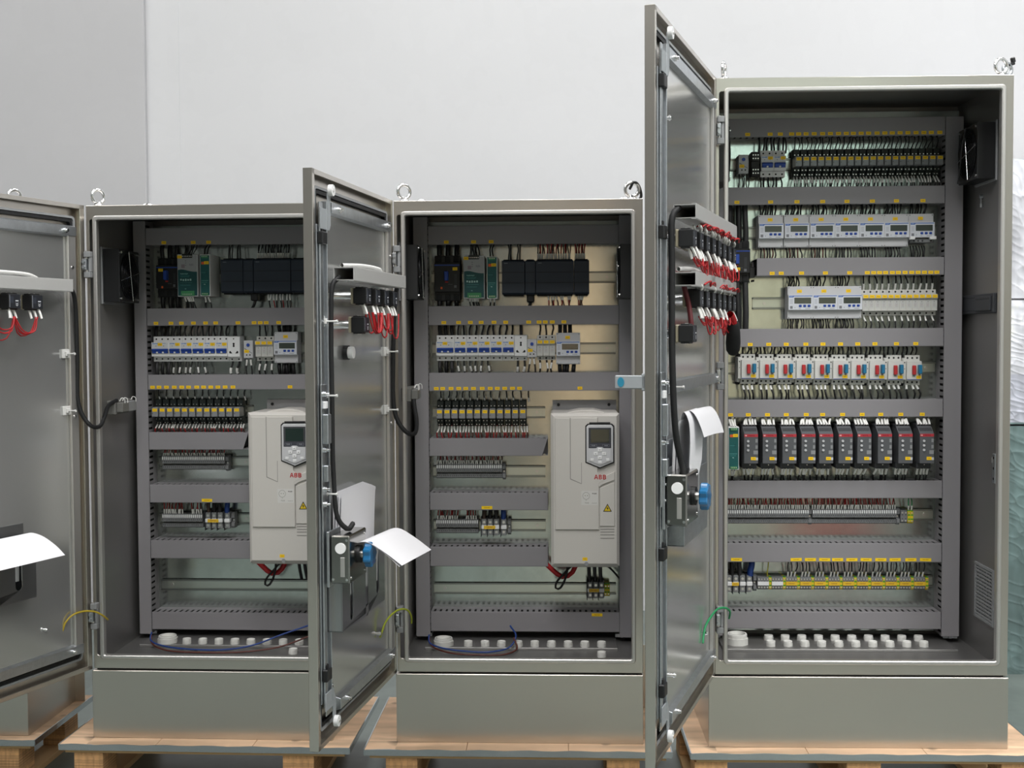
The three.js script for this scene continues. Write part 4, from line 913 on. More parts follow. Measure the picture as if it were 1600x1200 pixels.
for (const k of ['A', 'B']) {
  const A = k === 'A', R = rowsAB.map(r => A ? [r[0], r[1]] : [r[2], r[3]]), w = WORDS[k];
  const mx = A ? 85 : 77, mw = A ? 69 : 77, mt = A ? 1359 : 1356, mb = A ? 1241 : 1222;
  wireRow(k, [0, 1, 2].map(i => mx + mw * (i + 0.5) / 3), R[0][0], mt - 2, { r: 6, jit: 1, bow: 0, z0: 42, z1: 46, ...lab(`thick black power cable above the main breaker of the ${w}`) , prio: 20 });
  wireRow(k, [0, 1, 2].map(i => mx + mw * (i + 0.5) / 3), R[1][1], mb + 2, { r: 6, jit: 1, bow: 0, z0: 42, z1: 46, ...lab(`thick black power cable below the main breaker of the ${w}`), prio: 20 });
  const px = A ? 159 : 166, sx = A ? 229 : 235;
  wireRow(k, seq(px + 18, 6, 5.4), R[0][0], A ? 1362 : 1350, { r: 1.5, jit: 7, z0: 60, z1: 88, mats: [M.wire, M.wireGrey], ...lab(`thin dark wire above the wide power supply of the ${w}`), prio: 6 });
  wireRow(k, seq(px + 18, 5, 6), R[1][1], A ? 1243 : 1230, { r: 1.5, jit: 5, z0: 60, z1: 88, sleeve: [0.55, 0.95], ...lab(`thin wire below the wide power supply of the ${w}`), prio: 6 });
  wireRow(k, [sx + 10, sx + 18], R[0][0], A ? 1362 : 1346, { r: 1.7, jit: 4, bow: 9, z0: 60, z1: 90, ...lab(`thin black wire above the slim power supply of the ${w}`), prio: 7 });
  wireRow(k, [sx + 10, sx + 20], R[1][1], A ? 1243 : 1230, { r: 1.7, jit: 4, z0: 60, z1: 90, sleeve: [0.5, 0.95], ...lab(`thin wire below the slim power supply of the ${w}`), prio: 7 });
  const cx = A ? 284 : 278, top = A ? 1354 : 1341, bot = A ? 1250 : 1238;
  wireRow(k, [18, 23, 28, 44, 52].map(v => cx + v), R[0][0], top, { r: 1.5, jit: 2, z0: 40, z1: 44, mat: M.wireGrey, ...lab(`grey wire above the first controller block of the ${w}`), prio: 5 });
  wireRow(k, seq(cx + 106, 20, 5), R[0][0], top, { r: 1.3, jit: 5, z0: 40, z1: 44, sleeve: [0.55, 0.97], mats: A ? [M.wireGrey, M.wire] : [M.wireGrey, M.wireBrown, M.wireRed], ...lab(`signal wire above the widest controller block of the ${w}`), prio: 3 });
  if (!A) wireRow(k, seq(cx + 219, 7, 4.5), R[0][0], top, { r: 1.3, jit: 2, z0: 40, z1: 44, sleeve: [0.55, 0.97], mats: [M.wireRed, M.wireBrown], ...lab('red signal wire above the expansion module of the middle cabinet'), prio: 4 });
  wireRow(k, [138, 146, 154, 162, 174, 182, 196, 202].map(v => cx + v), R[1][1], bot, { r: 1.4, jit: 5, z0: 44, z1: 46, sleeve: [0.5, 0.95], mats: A ? [M.wire, M.wire, M.wireRed] : [M.wireRed, M.wireBrown], ...lab(`signal wire below the widest controller block of the ${w}`), prio: 4 });
  if (!A) wireRow(k, [226, 231, 236, 240].map(v => cx + v), R[1][1], bot, { r: 1.3, jit: 5, z0: 44, z1: 46, sleeve: [0.5, 0.95], mats: [M.wireRed, M.wireBrown], ...lab('red signal wire below the expansion module of the middle cabinet'), prio: 4 });
  // black plugs under the controllers
  const pl = group();
  g_().box(-11, 11, -18, 6, 30, 56, 3).build('plug_shell', M.black, pl); g_().tube([[0, -16, 43], [-3, -28, 44], [-12, -44, 42]], 4.5, 8, 8).build('cable', M.black, pl);
  set1(tag(pl), 'data_plug', k, cx + (A ? 96 : 84), bot - 4, `black data plug with cable below the controllers of the ${w}`, 'plug');
  // breaker row
  const bx = A ? 64 : 80, by = A ? 1084 : 1081;
  wireRow(k, [9, 27, 45].map(v => bx + v), R[1][0], by + 34, { r: 4.6, jit: 1, bow: 0, z0: 40, z1: 34, ...lab(`thick black wire above the three-pole breaker of the ${w}`), prio: 14 });
  wireRow(k, [9, 27, 45].map(v => bx + v), R[2][1], by - 36, { r: 4.4, jit: 1, bow: 0, z0: 40, z1: 34, mats: [M.wireGrey, M.wire, M.wireGrey], ...lab(`thick dark wire below the three-pole breaker of the ${w}`), prio: 14 });
  wireRow(k, seq(bx + 63, 10, 18), R[1][0], by + 34, { r: 2.4, jit: 6, lean: 4, z0: 40, z1: 34, mats: [M.wireGrey, M.wire], ...lab(`dark wire above the two-pole breakers of the ${w}`), prio: 9 });
  wireRow(k, seq(bx + 63, 6, 18), R[2][1], by - 36, { r: 1.9, jit: 7, z0: 40, z1: 34, mats: [M.wireGrey, M.wire], sleeve: [0.15, 0.5], ...lab(`wire with white marker below the two-pole breakers of the ${w}`), prio: 8 });
  wireRow(k, [bx + 243, bx + 263], R[2][1], by - 36, { r: 2.6, jit: 2, lean: -3, z0: 40, z1: 34, sleeve: [0.1, 0.45], ...lab(`wire below the white socket outlet of the ${w}`), prio: 9 });
  wireRow(k, [bx + 253], R[1][0], by + 36, { r: 4, jit: 1, bow: 0, z0: 40, z1: 34, mat: M.wireGrey, ...lab(`wire above the white socket outlet of the ${w}`), prio: 9 });
  const tx = A ? 347 : 352, fx = A ? 383 : 381, ex = A ? 440 : 438, ey = A ? 1087 : 1078;
  wireRow(k, [tx + 8, tx + 20], R[2][1], by - 26, { r: 1.8, jit: 6, bow: 4, z0: 44, z1: 52, sleeve: [0.5, 0.85], mat: M.wireGrey, ...lab(`grey wire below the dial module of the ${w}`), prio: 8 });
  wireRow(k, [9, 27, 45].map(v => fx + v), R[1][0], by + 34, { r: 2, jit: 2, z0: 40, z1: 36, ...lab(`black wire above the fuse holders of the ${w}`), prio: 8 });
  wireRow(k, [9, 27, 45].map(v => fx + v), R[2][1], by - 36, { r: 2, jit: 4, z0: 40, z1: 36, sleeve: [0.3, 0.7], ...lab(`wire below the fuse holders of the ${w}`), prio: 8 });
  wireRow(k, [12, 26, 42].map(v => ex + v), R[1][0], ey + 44, { r: 5, jit: 1, bow: 0, z0: 36, z1: 34, ...lab(`thick black wire above the energy meter of the ${w}`), prio: 14 });
  wireRow(k, [10, 25, 33, 53].map(v => ex + v), R[2][1], ey - 44, { r: 5, jit: 2, bow: 0, z0: 36, z1: 34, ...lab(`thick black wire below the energy meter of the ${w}`), prio: 14 });
  // relays
  const rx = A ? 64 : 79, rp = A ? 22.9 : 22.6, ry = A ? 893 : 885;
  wireRow(k, seq(rx + 12, 13, rp * 0.97), R[2][0], ry + 34, { r: 1.5, jit: 3, z0: 34, z1: 30, sleeve: [0.6, 0.98], ...lab(`thin wire with white marker above the relays of the ${w}`), prio: 7 });
  wireRow(k, seq(rx + 6, 30, rp * 0.405), R[3][1], ry - 37, { r: 1.5, jit: 5, z0: 46, z1: 32, sleeve: [0.42, 0.9], mats: A ? [M.wireRed, M.wireBrown] : [M.wireRed, M.wireRed, M.wireBrown], ...lab(`red wire with white marker below the relays of the ${w}`), prio: 6.5 });
  // terminal strips
  const t1 = A ? 84 : 76, tp = A ? 6.3 : 6.4, ty = A ? 737 : 711, u1 = A ? 82 : 74, uy = A ? 559 : 544;
  wireRow(k, seq(t1 + 3, 31, tp), R[3][0], ty + 18, { r: 1.3, jit: 4, z0: 36, z1: 38, sleeve: [0.5, 1], mats: A ? [M.wireRed, M.wireRed, M.wireBrown] : [M.wireBrown, M.wireBrown, M.wireRed], ...lab(`thin red wire above the upper terminal strip of the ${w}`), prio: 2 });
  wireRow(k, [...seq(u1 + 5, 10, tp), ...seq(u1 + 92, 5, 7)], R[4][0], uy + 18, { r: 1.5, jit: 4, z0: 36, z1: 38, sleeve: [0.55, 1], mats: [M.wireRed, M.wireRed, M.wireBrown], ...lab(`thin red wire above the lower terminal strip of the ${w}`), prio: 3 });
  const gx = A ? 216 : 210;
  wireRow(k, [gx + 9, gx + 27, gx + 45], R[4][0], (A ? 560 : 542) + 22, { r: 5, jit: 1, bow: 0, z0: 38, z1: 38, mats: [std(0x4a3a30, 0.5), M.wire, M.wireGrey], ...lab(`thick cable into the large terminals of the ${w}`), prio: 14 });
  wireRow(k, [gx + 68], R[4][0], (A ? 560 : 542) + 22, { r: 7, jit: 1, bow: 0, z0: 38, z1: 38, mat: M.wireBlue, ...lab(`thick blue cable into the last large terminal of the ${w}`), prio: 15 });
}
// cables under the drives
for (const [k, x, y] of [['A', 397, 455], ['B', 422, 449]]) {
  const w = WORDS[k];
  wire(pp(k), [[x - 34, y + 6, 60], [x - 4, y - 26, 66], [x + 34, y - 52, 72], [x + 60, y - 40, 74], [x + 82, y + 12, 70]], 8, M.wireRed, { label: `thick red cable bundle looping below the drive of the ${w}`, group: null, prio: 30 });
  wire(pp(k), [[x + 44, y + 14, 82], [x + 46, y - 30, 86], [x + 36, y - 66, 84], [x + 22, y - 86, 82], [x + 12, y - 84, 80], [x + 14, y - 68, 79], [x + 34, y - 44, 79], [x + 60, y - 18, 78], [x + 100, y - 8, 76], [x + 140, y - 10, 66], [x + 170, y - 24, 60], [x + 205, y - 62, 54]], 3.4, M.wire, { label: `black cable loop hanging below the drive of the ${w}`, group: null, prio: 29 });
  for (let i = 0; i < 3; i++) wire(pp(k), [[x + 112 + i * 18, y + 10, 70], [x + 112 + i * 17, y - 30, 60], [x + 114 + i * 17, y - 74, 40]], 5, i < 2 ? M.wire : M.wireGrey, { label: `${place(i, 3)} black motor cable under the drive of the ${w}`, group: `motor cables, ${w}`, prio: 16 });
}
// tall cabinet
wireRow('C', [112, 119, 126, 133, 138], 1519, 1564, { r: 1.5, jit: 4, z0: 44, z1: 46, mat: M.wireGrey, ...lab('thin grey wire below the dial module of the top row'), prio: 7 });
wireRow('C', [170, 182, 192, 204, 214, 226, 238, 246], 1665, 1622, { r: 2.2, jit: 3, z0: 44, z1: 36, mats: [M.wire, M.wireGrey], ...lab('dark wire above the two breakers of the top row'), prio: 8 });
wireRow('C', [172, 184, 196, 208, 220, 232], 1519, 1560, { r: 2, jit: 2, z0: 44, z1: 36, ...lab('dark wire below the two breakers of the top row'), prio: 8 });
wireRow('C', seq(272, 36, 11.6), 1665, 1632, { r: 1.4, jit: 5, z0: 46, z1: 30, ...lab('thin dark wire above the twenty relays'), prio: 2.2 });
wireRow('C', seq(270, 46, 9.1), 1519, 1556, { r: 1.5, jit: 4, z0: 46, z1: 30, sleeve: [0.35, 0.9], mats: [M.wire, M.wireGrey], ...lab('thin dark wire below the twenty relays'), prio: 2.1 });
wireRow('C', [84, 110, 130], 1472, 1366, { r: 7, jit: 1, bow: 0, z0: 40, z1: 46, mats: [M.wire, M.wire, M.wireGrey], ...lab('thick black cable above the main breaker of the tall cabinet'), prio: 20 });
wireRow('C', [86, 108, 130], 1113, 1252, { r: 7.5, jit: 1, bow: 2, z0: 46, z1: 46, mats: [M.wire, M.wire, M.wireGrey], ...lab('thick black cable below the main breaker of the tall cabinet'), prio: 20 });
[165.5, 239, 311.6, 382, 452.5, 523, 595].forEach((x, i) => {
  wireRow('C', [8, 15, 22, 30, 38, 44, 50].map(v => x + v), 1472, 1440, { r: 2, jit: 5, z0: 44, z1: 36, mats: [M.wire, M.wire, M.wireGrey], ...lab(`dark wire above the ${place(i, 7)} of seven energy meters`), prio: 4.5 });
  wireRow('C', [10, 18, 26, 34, 42, 50].map(v => x + v), 1316, 1352, { r: 1.8, jit: 3, z0: 44, z1: 36, mats: i < 3 ? [M.wire, M.wireBrown, M.wireGrey] : [M.wire, M.wireGrey], ...lab(`dark wire below the ${place(i, 7)} of seven energy meters`), prio: 4.4 });
});
[250.4, 320.5, 391].forEach((x, i) => {
  wireRow('C', [6, 13, 20, 27, 34].map(v => x + v), 1268, 1236, { r: 1.9, jit: 6, z0: 44, z1: 36, mats: [M.wire, M.wireGrey], ...lab(`dark wire above the ${place(i, 3)} of three energy meters`), prio: 6 });
  wireRow('C', [4, 12, 20, 27, 34, 42, 49].map(v => x + v), 1113, 1145, { r: 1.9, jit: 5, z0: 44, z1: 36, mats: [M.wire, M.wire, M.wireGrey], ...lab(`dark wire below the ${place(i, 3)} of three energy meters`), prio: 6 });
});
wireRow('C', seq(472, 12, 17.85), 1268, 1224, { r: 1.9, jit: 6, lean: -4, z0: 44, z1: 36, sleeve: [0.5, 0.95], ...lab('wire with white marker above the twelve fuse holders'), prio: 6.2 });
wireRow('C', seq(472, 12, 17.85), 1113, 1154, { r: 1.7, jit: 6, lean: 4, z0: 44, z1: 36, sleeve: [0.5, 0.95], mats: [M.wire, M.wireGrey], ...lab('wire with white marker below the twelve fuse holders'), prio: 6.1 });
[106, 158.5, 211, 263.5, 316, 368, 420, 472.5, 525, 578].forEach((x, i) => {
  wireRow('C', [3, 16, 30, 43].map(v => x + v), 1064, 1038, { r: 2.2, jit: 5, z0: 48, z1: 44, mats: [M.wireGrey, M.wire, M.wire, M.wireGrey], ...lab(`dark wire above the ${place(i, 10)} of ten motor switches`), prio: 6.3 });
  wireRow('C', [16, 30, 43].map(v => x + v), 909, 958, { r: 2.3, jit: 4, lean: 5, bow: 9, z0: 60, z1: 48, sleeve: [0.55, 0.8], ...lab(`black wire below the ${place(i, 10)} of ten motor switches`), prio: 6.4 });
  wireRow('C', [5], 909, 952, { r: 1.4, jit: 3, lean: 3, z0: 52, z1: 40, mat: M.wireRed, sleeve: [0.62, 0.98], ...lab(`thin red wire below the ${place(i, 10)} of ten motor switches`), prio: 6.4 });
});
[117, 170, 226, 280, 330, 385, 438, 496, 554, 614].forEach((x, i) => {
  wireRow('C', [5, 13, 21, 29, 37].map(v => x + v), 861, 836, { r: 2.1, jit: 7, z0: 60, z1: 86, sleeve: [0.25, 0.95], ...lab(`wire above the ${place(i, 10)} of ten soft starters`), prio: 7.5 });
  wireRow('C', [4, 14, 22, 33].map(v => x + v), 674, 715, { r: 2.1, jit: 6, lean: 2, z0: 56, z1: 88, sleeve: [0.45, 0.95], mats: [M.wire, M.wire, M.wireGrey], ...lab(`wire below the ${place(i, 10)} of ten soft starters`), prio: 5.9 });
});
wireRow('C', [82, 89, 96], 861, 832, { r: 2, jit: 6, z0: 60, z1: 98, sleeve: [0.25, 0.95], ...lab('wire with white marker above the slim teal power supply'), prio: 7.4 });
wireRow('C', [86, 94], 674, 712, { r: 2, jit: 8, z0: 52, z1: 92, sleeve: [0.4, 0.9], ...lab('wire with white marker below the slim teal power supply'), prio: 7.4 });
wireRow('C', [...seq(82, 38, 6.35), ...seq(329, 38, 6.4)], 626, 585, { r: 1.4, jit: 5, z0: 38, z1: 38, sleeve: [0.55, 1], mats: [M.wireRed, M.wireRed, M.wireRed, M.wireBrown], ...lab('thin red wire above the long grey terminal strip'), prio: 2.6 });
wireRow('C', [606, 614], 626, 584, { r: 1.4, jit: 3, z0: 38, z1: 38, sleeve: [0.6, 1], mat: M.wireGreen, ...lab('green wire above the striped earth pair'), prio: 6 });
wireRow('C', [94, 116], 440, 392, { r: 6, jit: 2, bow: 0, z0: 38, z1: 38, mats: [M.wire, M.wireGrey], ...lab('thick cable into the large terminals of the lowest row'), prio: 16 });
wireRow('C', [148], 440, 392, { r: 8, jit: 1, bow: 0, lean: 4, z0: 38, z1: 38, mat: M.wireBlue, ...lab('thick blue cable into the large terminals of the lowest row'), prio: 16 });
wireRow('C', [197], 440, 388, { r: 1.4, jit: 6, bow: 8, z0: 38, z1: 38, mat: M.wireYG, ...lab('single thin yellow-green wire into the lowest terminal row'), prio: 8 });
for (let i = 0; i < 10; i++) wireRow('C', [6, 16, 26].map(v => 251 + i * 41.2 + v), 440, 389, { r: 1.6, jit: 5, z0: 44, z1: 36, sleeve: [0.62, 1], mats: [M.wire, M.wireGrey], ...lab(`dark wire above the ${place(i, 10)} of ten yellow marker strips`), prio: 7.6 });

// ---------------------------------------------------------------- fittings on the cabinet walls
function fan() {
  const t = group(), h = 75;
  const bl = g_().box(-h - 6, h + 6, -h - 6, h + 6, 0, 4, 1); bl.build('filter_frame', M.midGrey, t);
  const hole = Array.from({ length: 28 }, (_, i) => [68 * Math.cos(i * Math.PI / 14), 68 * Math.sin(i * Math.PI / 14)]);
  g_().prism([[-h, -h], [h, -h], [h, h], [-h, h]], 4, 52, 1.5, [hole]).build('housing', M.black, t);
  g_().cyl(0, 0, 6, 30, 40, 'z', 24).build('hub', M.black, t);
  for (let i = 0; i < 7; i++) { const b = new G().box(28, 66, -13, 13, -1, 1).geo(); b.rotateX(0.5); b.rotateZ(i * Math.PI * 2 / 7); b.translate(0, 0, 0.025); part(t, 'blade', b, M.black); }
  const gd = g_(); for (let i = 0; i < 9; i++) gd.torus(0, 0, 55, 12 + i * 7, 0.9, 'z', 32, 5); const st = g_(); for (const a of [0.2, 1.77]) { const w = new G().cyl(-72, 0, 57, 1.3, 144, 'x', 6).geo(); w.rotateZ(a); st.push(w); } st.build('guard_stay', M.chrome, t);
  gd.build('wire_guard', M.guard, t);
  for (const [x, y] of [[-66, 66], [66, 66], [66, -66], [-66, -66]]) g_().cyl(x, y, 52, 3.6, 4, 'z', 6).build('screw', M.chrome, t);
  return t;
}
const fan0 = fan();
tag(fan0, 'black fan with wire guard on the left wall of the left cabinet', 'fan', 'cooling fans'); put(fan0, 'cooling_fan', CAB.A.F, [3.2, 1296, -168], [0, Math.PI / 2, 0]);
const fan1 = tag(fan0.clone(), 'black fan with wire guard on the left wall of the middle cabinet', 'fan', 'cooling fans'); put(fan1, 'cooling_fan', CAB.B.F, [3.2, 1296, -150], [0, Math.PI / 2, 0]);
const fan2 = tag(fan0.clone(), 'black fan with wire guard on the right wall of the tall cabinet', 'fan', 'cooling fans'); put(fan2, 'cooling_fan', CAB.C.F, [765.2, 1590, -180], [0, -Math.PI / 2, 0]);
const fan3 = tag(fan0.clone(), 'black fan on the right wall of the middle cabinet, half hidden by its frame', 'fan', 'cooling fans'); put(fan3, 'cooling_fan', CAB.B.F, [670.4, 1296, -190], [0, -Math.PI / 2, 0]);
const fan4 = tag(fan0.clone(), 'black fan on the left wall of the tall cabinet, only its edge showing', 'fan', 'cooling fans'); put(fan4, 'cooling_fan', CAB.C.F, [3.2, 1590, -205], [0, Math.PI / 2, 0]);
const cord2 = g_().tube([[0, 72, 58], [-18, 20, 62], [-40, -40, 60], [-62, -72, 58]], 2.2, 14, 6).build('cord', M.wireGrey);
tag(cord2, 'grey lead lying across the guard of the fan in the tall cabinet', 'cord'); put(cord2, 'fan_lead', CAB.C.F, [765.2, 1590, -180], [0, -Math.PI / 2, 0]);
{
  const s = group(); g_().cyl(0, 0, 0, 5, 8, 'z', 10).box(-2, 2, -26, 0, 2, 6, 0.5).cyl(0, -30, 4, 4, 10, 'y', 8).build('hook', M.zinc, s);
  tag(s, 'small metal hook hanging under the fan of the tall cabinet', 'hook'); put(s, 'hook', CAB.C.F, [765.2, 1478, -210], [0, -Math.PI / 2, 0]);
  // connector strip, catch and vent grille on the right wall of the tall cabinet
  const c = group(); g_().box(-122, 122, -27, 27, 0, 10, 2).box(-4, 110, -20, 20, 10, 16, 1.5).build('base', M.soft, c); const q = g_(); for (let i = 0; i < 11; i++) q.cyl(-110 + i * 9.6, 18, 9.8, 2, 0.6, 'z', 7).cyl(-110 + i * 9.6, -18, 9.8, 2, 0.6, 'z', 7).cyl(8 + i * 9.6, 12, 15.8, 2, 0.6, 'z', 7); q.build('contact_hole', M.blackMatt, c);
  tag(c, 'grey connector strip on the right wall of the tall cabinet', 'connector'); put(c, 'connector_strip', CAB.C.F, [765.2, 1180, -215], [0, -Math.PI / 2, 0]);
  const mk = () => { const l = group(); g_().box(-16, 16, -48, 48, 0, 8, 2).build('base', M.black, l); g_().box(-8, 14, -40, 40, 8, 20, 2).build('catch_plate', M.zinc, l); for (const y of [-28, 0, 28]) g_().cyl(3, y, 19.8, 4, 0.5, 'z', 10).build('hole', M.blackMatt, l); g_().box(-28, -20, 10, 28, 0, 14, 2).build('buffer', M.white, l); return l; };
  const l1 = tag(mk(), 'black and zinc door catch on the right wall of the tall cabinet', 'catch', 'door catches'); put(l1, 'door_catch', CAB.C.F, [765.2, 738, -55], [0, -Math.PI / 2, 0]);
  const l2 = tag(mk(), 'black and zinc door catch on the right wall beside the middle drive', 'catch', 'door catches'); put(l2, 'door_catch', CAB.B.F, [671, 560, -150], [0, -Math.PI / 2, 0]);
  const v = group(); g_().prism([[-72, -78], [72, -78], [72, 78], [-72, 78]], 0, 5, 0.8, [[[-64, -70], [64, -70], [64, 70], [-64, 70]]]).build('grille_frame', M.midGrey, v);
  for (let i = 0; i < 14; i++) g_().box(-64, 64, -68 + i * 10, -62 + i * 10, 0.5, 4, 0.4).build('slat', M.midGrey, v);
  for (let i = 0; i < 7; i++) g_().box(-62 + i * 20, -58 + i * 20, -70, 70, 0.5, 3.4, 0.3).build('slat', M.midGrey, v);
  tag(v, 'square grey vent grille low on the right wall of the tall cabinet', 'vent'); put(v, 'vent_grille', CAB.C.F, [765.2, 378, -160], [0, -Math.PI / 2, 0]);
  for (const [k, y, z] of [['A', 918, -190], ['B', 952, -185]]) {
    const b = group(); g_().box(-80, 60, -20, 20, 0, 26, 2).box(-70, -20, -14, 14, 26, 44, 2).build('base', M.connGrey, b); g_().box(-14, 50, -15, 15, 26, 40, 2).build('terminal_cover', M.midGrey, b);
    for (const x of [-66, -44, 20]) g_().tube([[x, 18, 34], [x + 4, 27, 38], [x + 10, 24, 44], [x + 11, 12, 45]], 1.4, 8, 5).build('cable_tie', M.nylon, b);
    tag(b, `small grey connector block on the left wall of the ${WORDS[k]}`, 'connector'); put(b, 'wall_connector', CAB[k].F, [3.2, y, z], [0, Math.PI / 2, 0]);
  }
}

// ---------------------------------------------------------------- cable glands on the cabinet floors
function gland(r, h, big) {
  const t = group();
  g_().cyl(0, 0, 0, r * 1.12, h * 0.62, 'y', big ? 8 : 6).build('hex_nut', M.glandNut, t);
  if (big) g_().lathe([[r * 0.72, 2], [r * 0.74, h], [r * 0.93, h], [r * 0.98, h * 0.9], [r * 0.98, h * 0.62]], 0, 0, 0, 'y', 28).build('collar', M.glandNut, t);
  else g_().lathe([[0, h * 0.8], [r * 0.8, h * 0.82], [r * 0.86, h], [r * 1.0, h], [r * 1.02, h * 0.62]], 0, 0, 0, 'y', 18).build('collar', M.glandNut, t);
  return t;
}
const gs = gland(12.5, 15, false), gb = gland(29, 31, true), gb2 = gland(27, 22, true);
const onFloor = (o, k, x, z, label, y = HP + 15) => { tag(o, label, 'cable gland', 'white cable glands'); put(o, 'cable_gland', CAB[k].F, [x, y, z], [0, rr(-0.4, 0.4), 0]); };
for (let i = 0; i < 9; i++) {
  onFloor(i ? gs.clone() : gs, 'A', 190 + i * 48.4, -222, `${place(i, 9)} of nine small white cable glands in the left cabinet`);
  onFloor(gs.clone(), 'B', 178 + i * 48.7, -222, `${place(i, 9)} of nine small white cable glands in the middle cabinet`);
}
onFloor(gb2, 'A', 128, -232, 'large white cable gland at the left of the left cabinet floor');
onFloor(gb2.clone(), 'B', 104, -232, 'large white cable gland at the left of the middle cabinet floor');
onFloor(gs.clone(), 'B', 565, -140, 'single white cable gland nearest the door on the middle cabinet floor', HP + 7);
onFloor(gs.clone(), 'A', 528, -150, 'single white cable gland nearest the door on the left cabinet floor', HP + 7);
onFloor(gb, 'C', 98, -262, 'largest white cable gland at the left of the tall cabinet floor');
for (let i = 0; i < 10; i++) {
  onFloor(gs.clone(), 'C', 196 + i * 48, -305, `${place(i, 10)} of ten white glands in the tall cabinet's rear row`);
  onFloor(gs.clone(), 'C', 191 + i * 48, -240, `${place(i, 10)} of ten white glands in the tall cabinet's front row`);
}
const loose = (F, name, label, cat, pts, r, mat, seg = 40) => { const m = g_().tube(pts, r, seg, 6).build(name, mat); tag(m, label, cat); put(m, name, F, [0, 0, 0]); return m; };
for (const [k, dx, s] of [['A', 20, 'left'], ['B', 0, 'middle']]) {
  loose(CAB[k].F, 'blue_cable', `blue cable lying across the glands of the ${s} cabinet floor`, 'cable', [[62 + dx, 240, -225], [66 + dx, 222, -205], [110 + dx, 212, -180], [200 + dx, 206, -165], [k === 'A' ? 330 : 250, 206, -168], [k === 'A' ? 400 : 300, 214, -190], [k === 'A' ? 480 : 318, 240, -215], [k === 'A' ? 560 : 300, 262, -250]], 2.6, M.wireBlue);
  loose(CAB[k].F, 'brown_cable', `dark brown cable lying beside the blue one on the ${s} cabinet floor`, 'cable', [[62 + dx, 236, -222], [72 + dx, 216, -198], [130 + dx, 207, -150], [220 + dx, 204, -140], [k === 'A' ? 380 : 290, 204, -150], [k === 'A' ? 480 : 322, 212, -180], [k === 'A' ? 560 : 312, 236, -210]], 2.6, M.wireBrown);
}

// ---------------------------------------------------------------- things fixed to the open doors (x = minus distance from hinge, z = out of the door)
const DW = { A: 'left door', B: 'middle door', C: 'tall door' };
function buttonBlock(single) {
  const t = group();
  g_().cyl(0, 0, -3, 10, 34, 'z', 18).build('threaded_barrel', M.chrome, t);
  g_().box(-16, 16, -19, 19, 28, 36, 2).build('collar', std(0xa8a18c, 0.4, 0.3), t);
  g_().box(-19, 19, -18, 18, 36, 68, 1.5).box(-17, 17, -21, 21, 40, 60, 1).build('contact_block', M.black, t);
  g_().face(-18, 18, -17, 17, 68, 0.4).build('printed_face', M.blockPrint, t);
  const s = g_(); for (const x of [-8, 8]) s.cyl(x, 21, 50, 2.4, 1, 'y', 7).cyl(x, -22, 50, 2.4, 1, 'y', 7); s.build('terminal_screw', M.screw, t);
  return t;
}
const bb = buttonBlock();
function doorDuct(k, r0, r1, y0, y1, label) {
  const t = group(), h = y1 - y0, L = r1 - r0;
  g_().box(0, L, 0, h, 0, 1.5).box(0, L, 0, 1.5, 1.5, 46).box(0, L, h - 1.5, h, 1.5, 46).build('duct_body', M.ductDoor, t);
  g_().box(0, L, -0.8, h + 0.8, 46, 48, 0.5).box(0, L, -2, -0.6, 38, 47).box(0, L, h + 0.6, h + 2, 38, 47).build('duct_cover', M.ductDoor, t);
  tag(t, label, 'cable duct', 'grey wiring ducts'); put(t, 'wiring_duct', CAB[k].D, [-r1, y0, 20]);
}
function tie(k, r, y, label) {
  const t = group(); g_().box(-14, 14, -12, 12, -3, 3, 1).box(-6, 6, -6, 6, 3, 9, 1).build('base', M.nylon, t); g_().cyl(-2, 0, 9, 2, 22, 'z', 6).cyl(-2, 0, 30, 3.4, 4, 'z', 8).build('strap', M.nylon, t);
  tag(t, label, 'cable tie', 'white cable tie mounts'); put(t, 'cable_tie_mount', CAB[k].D, [-r, y, 0]);
}
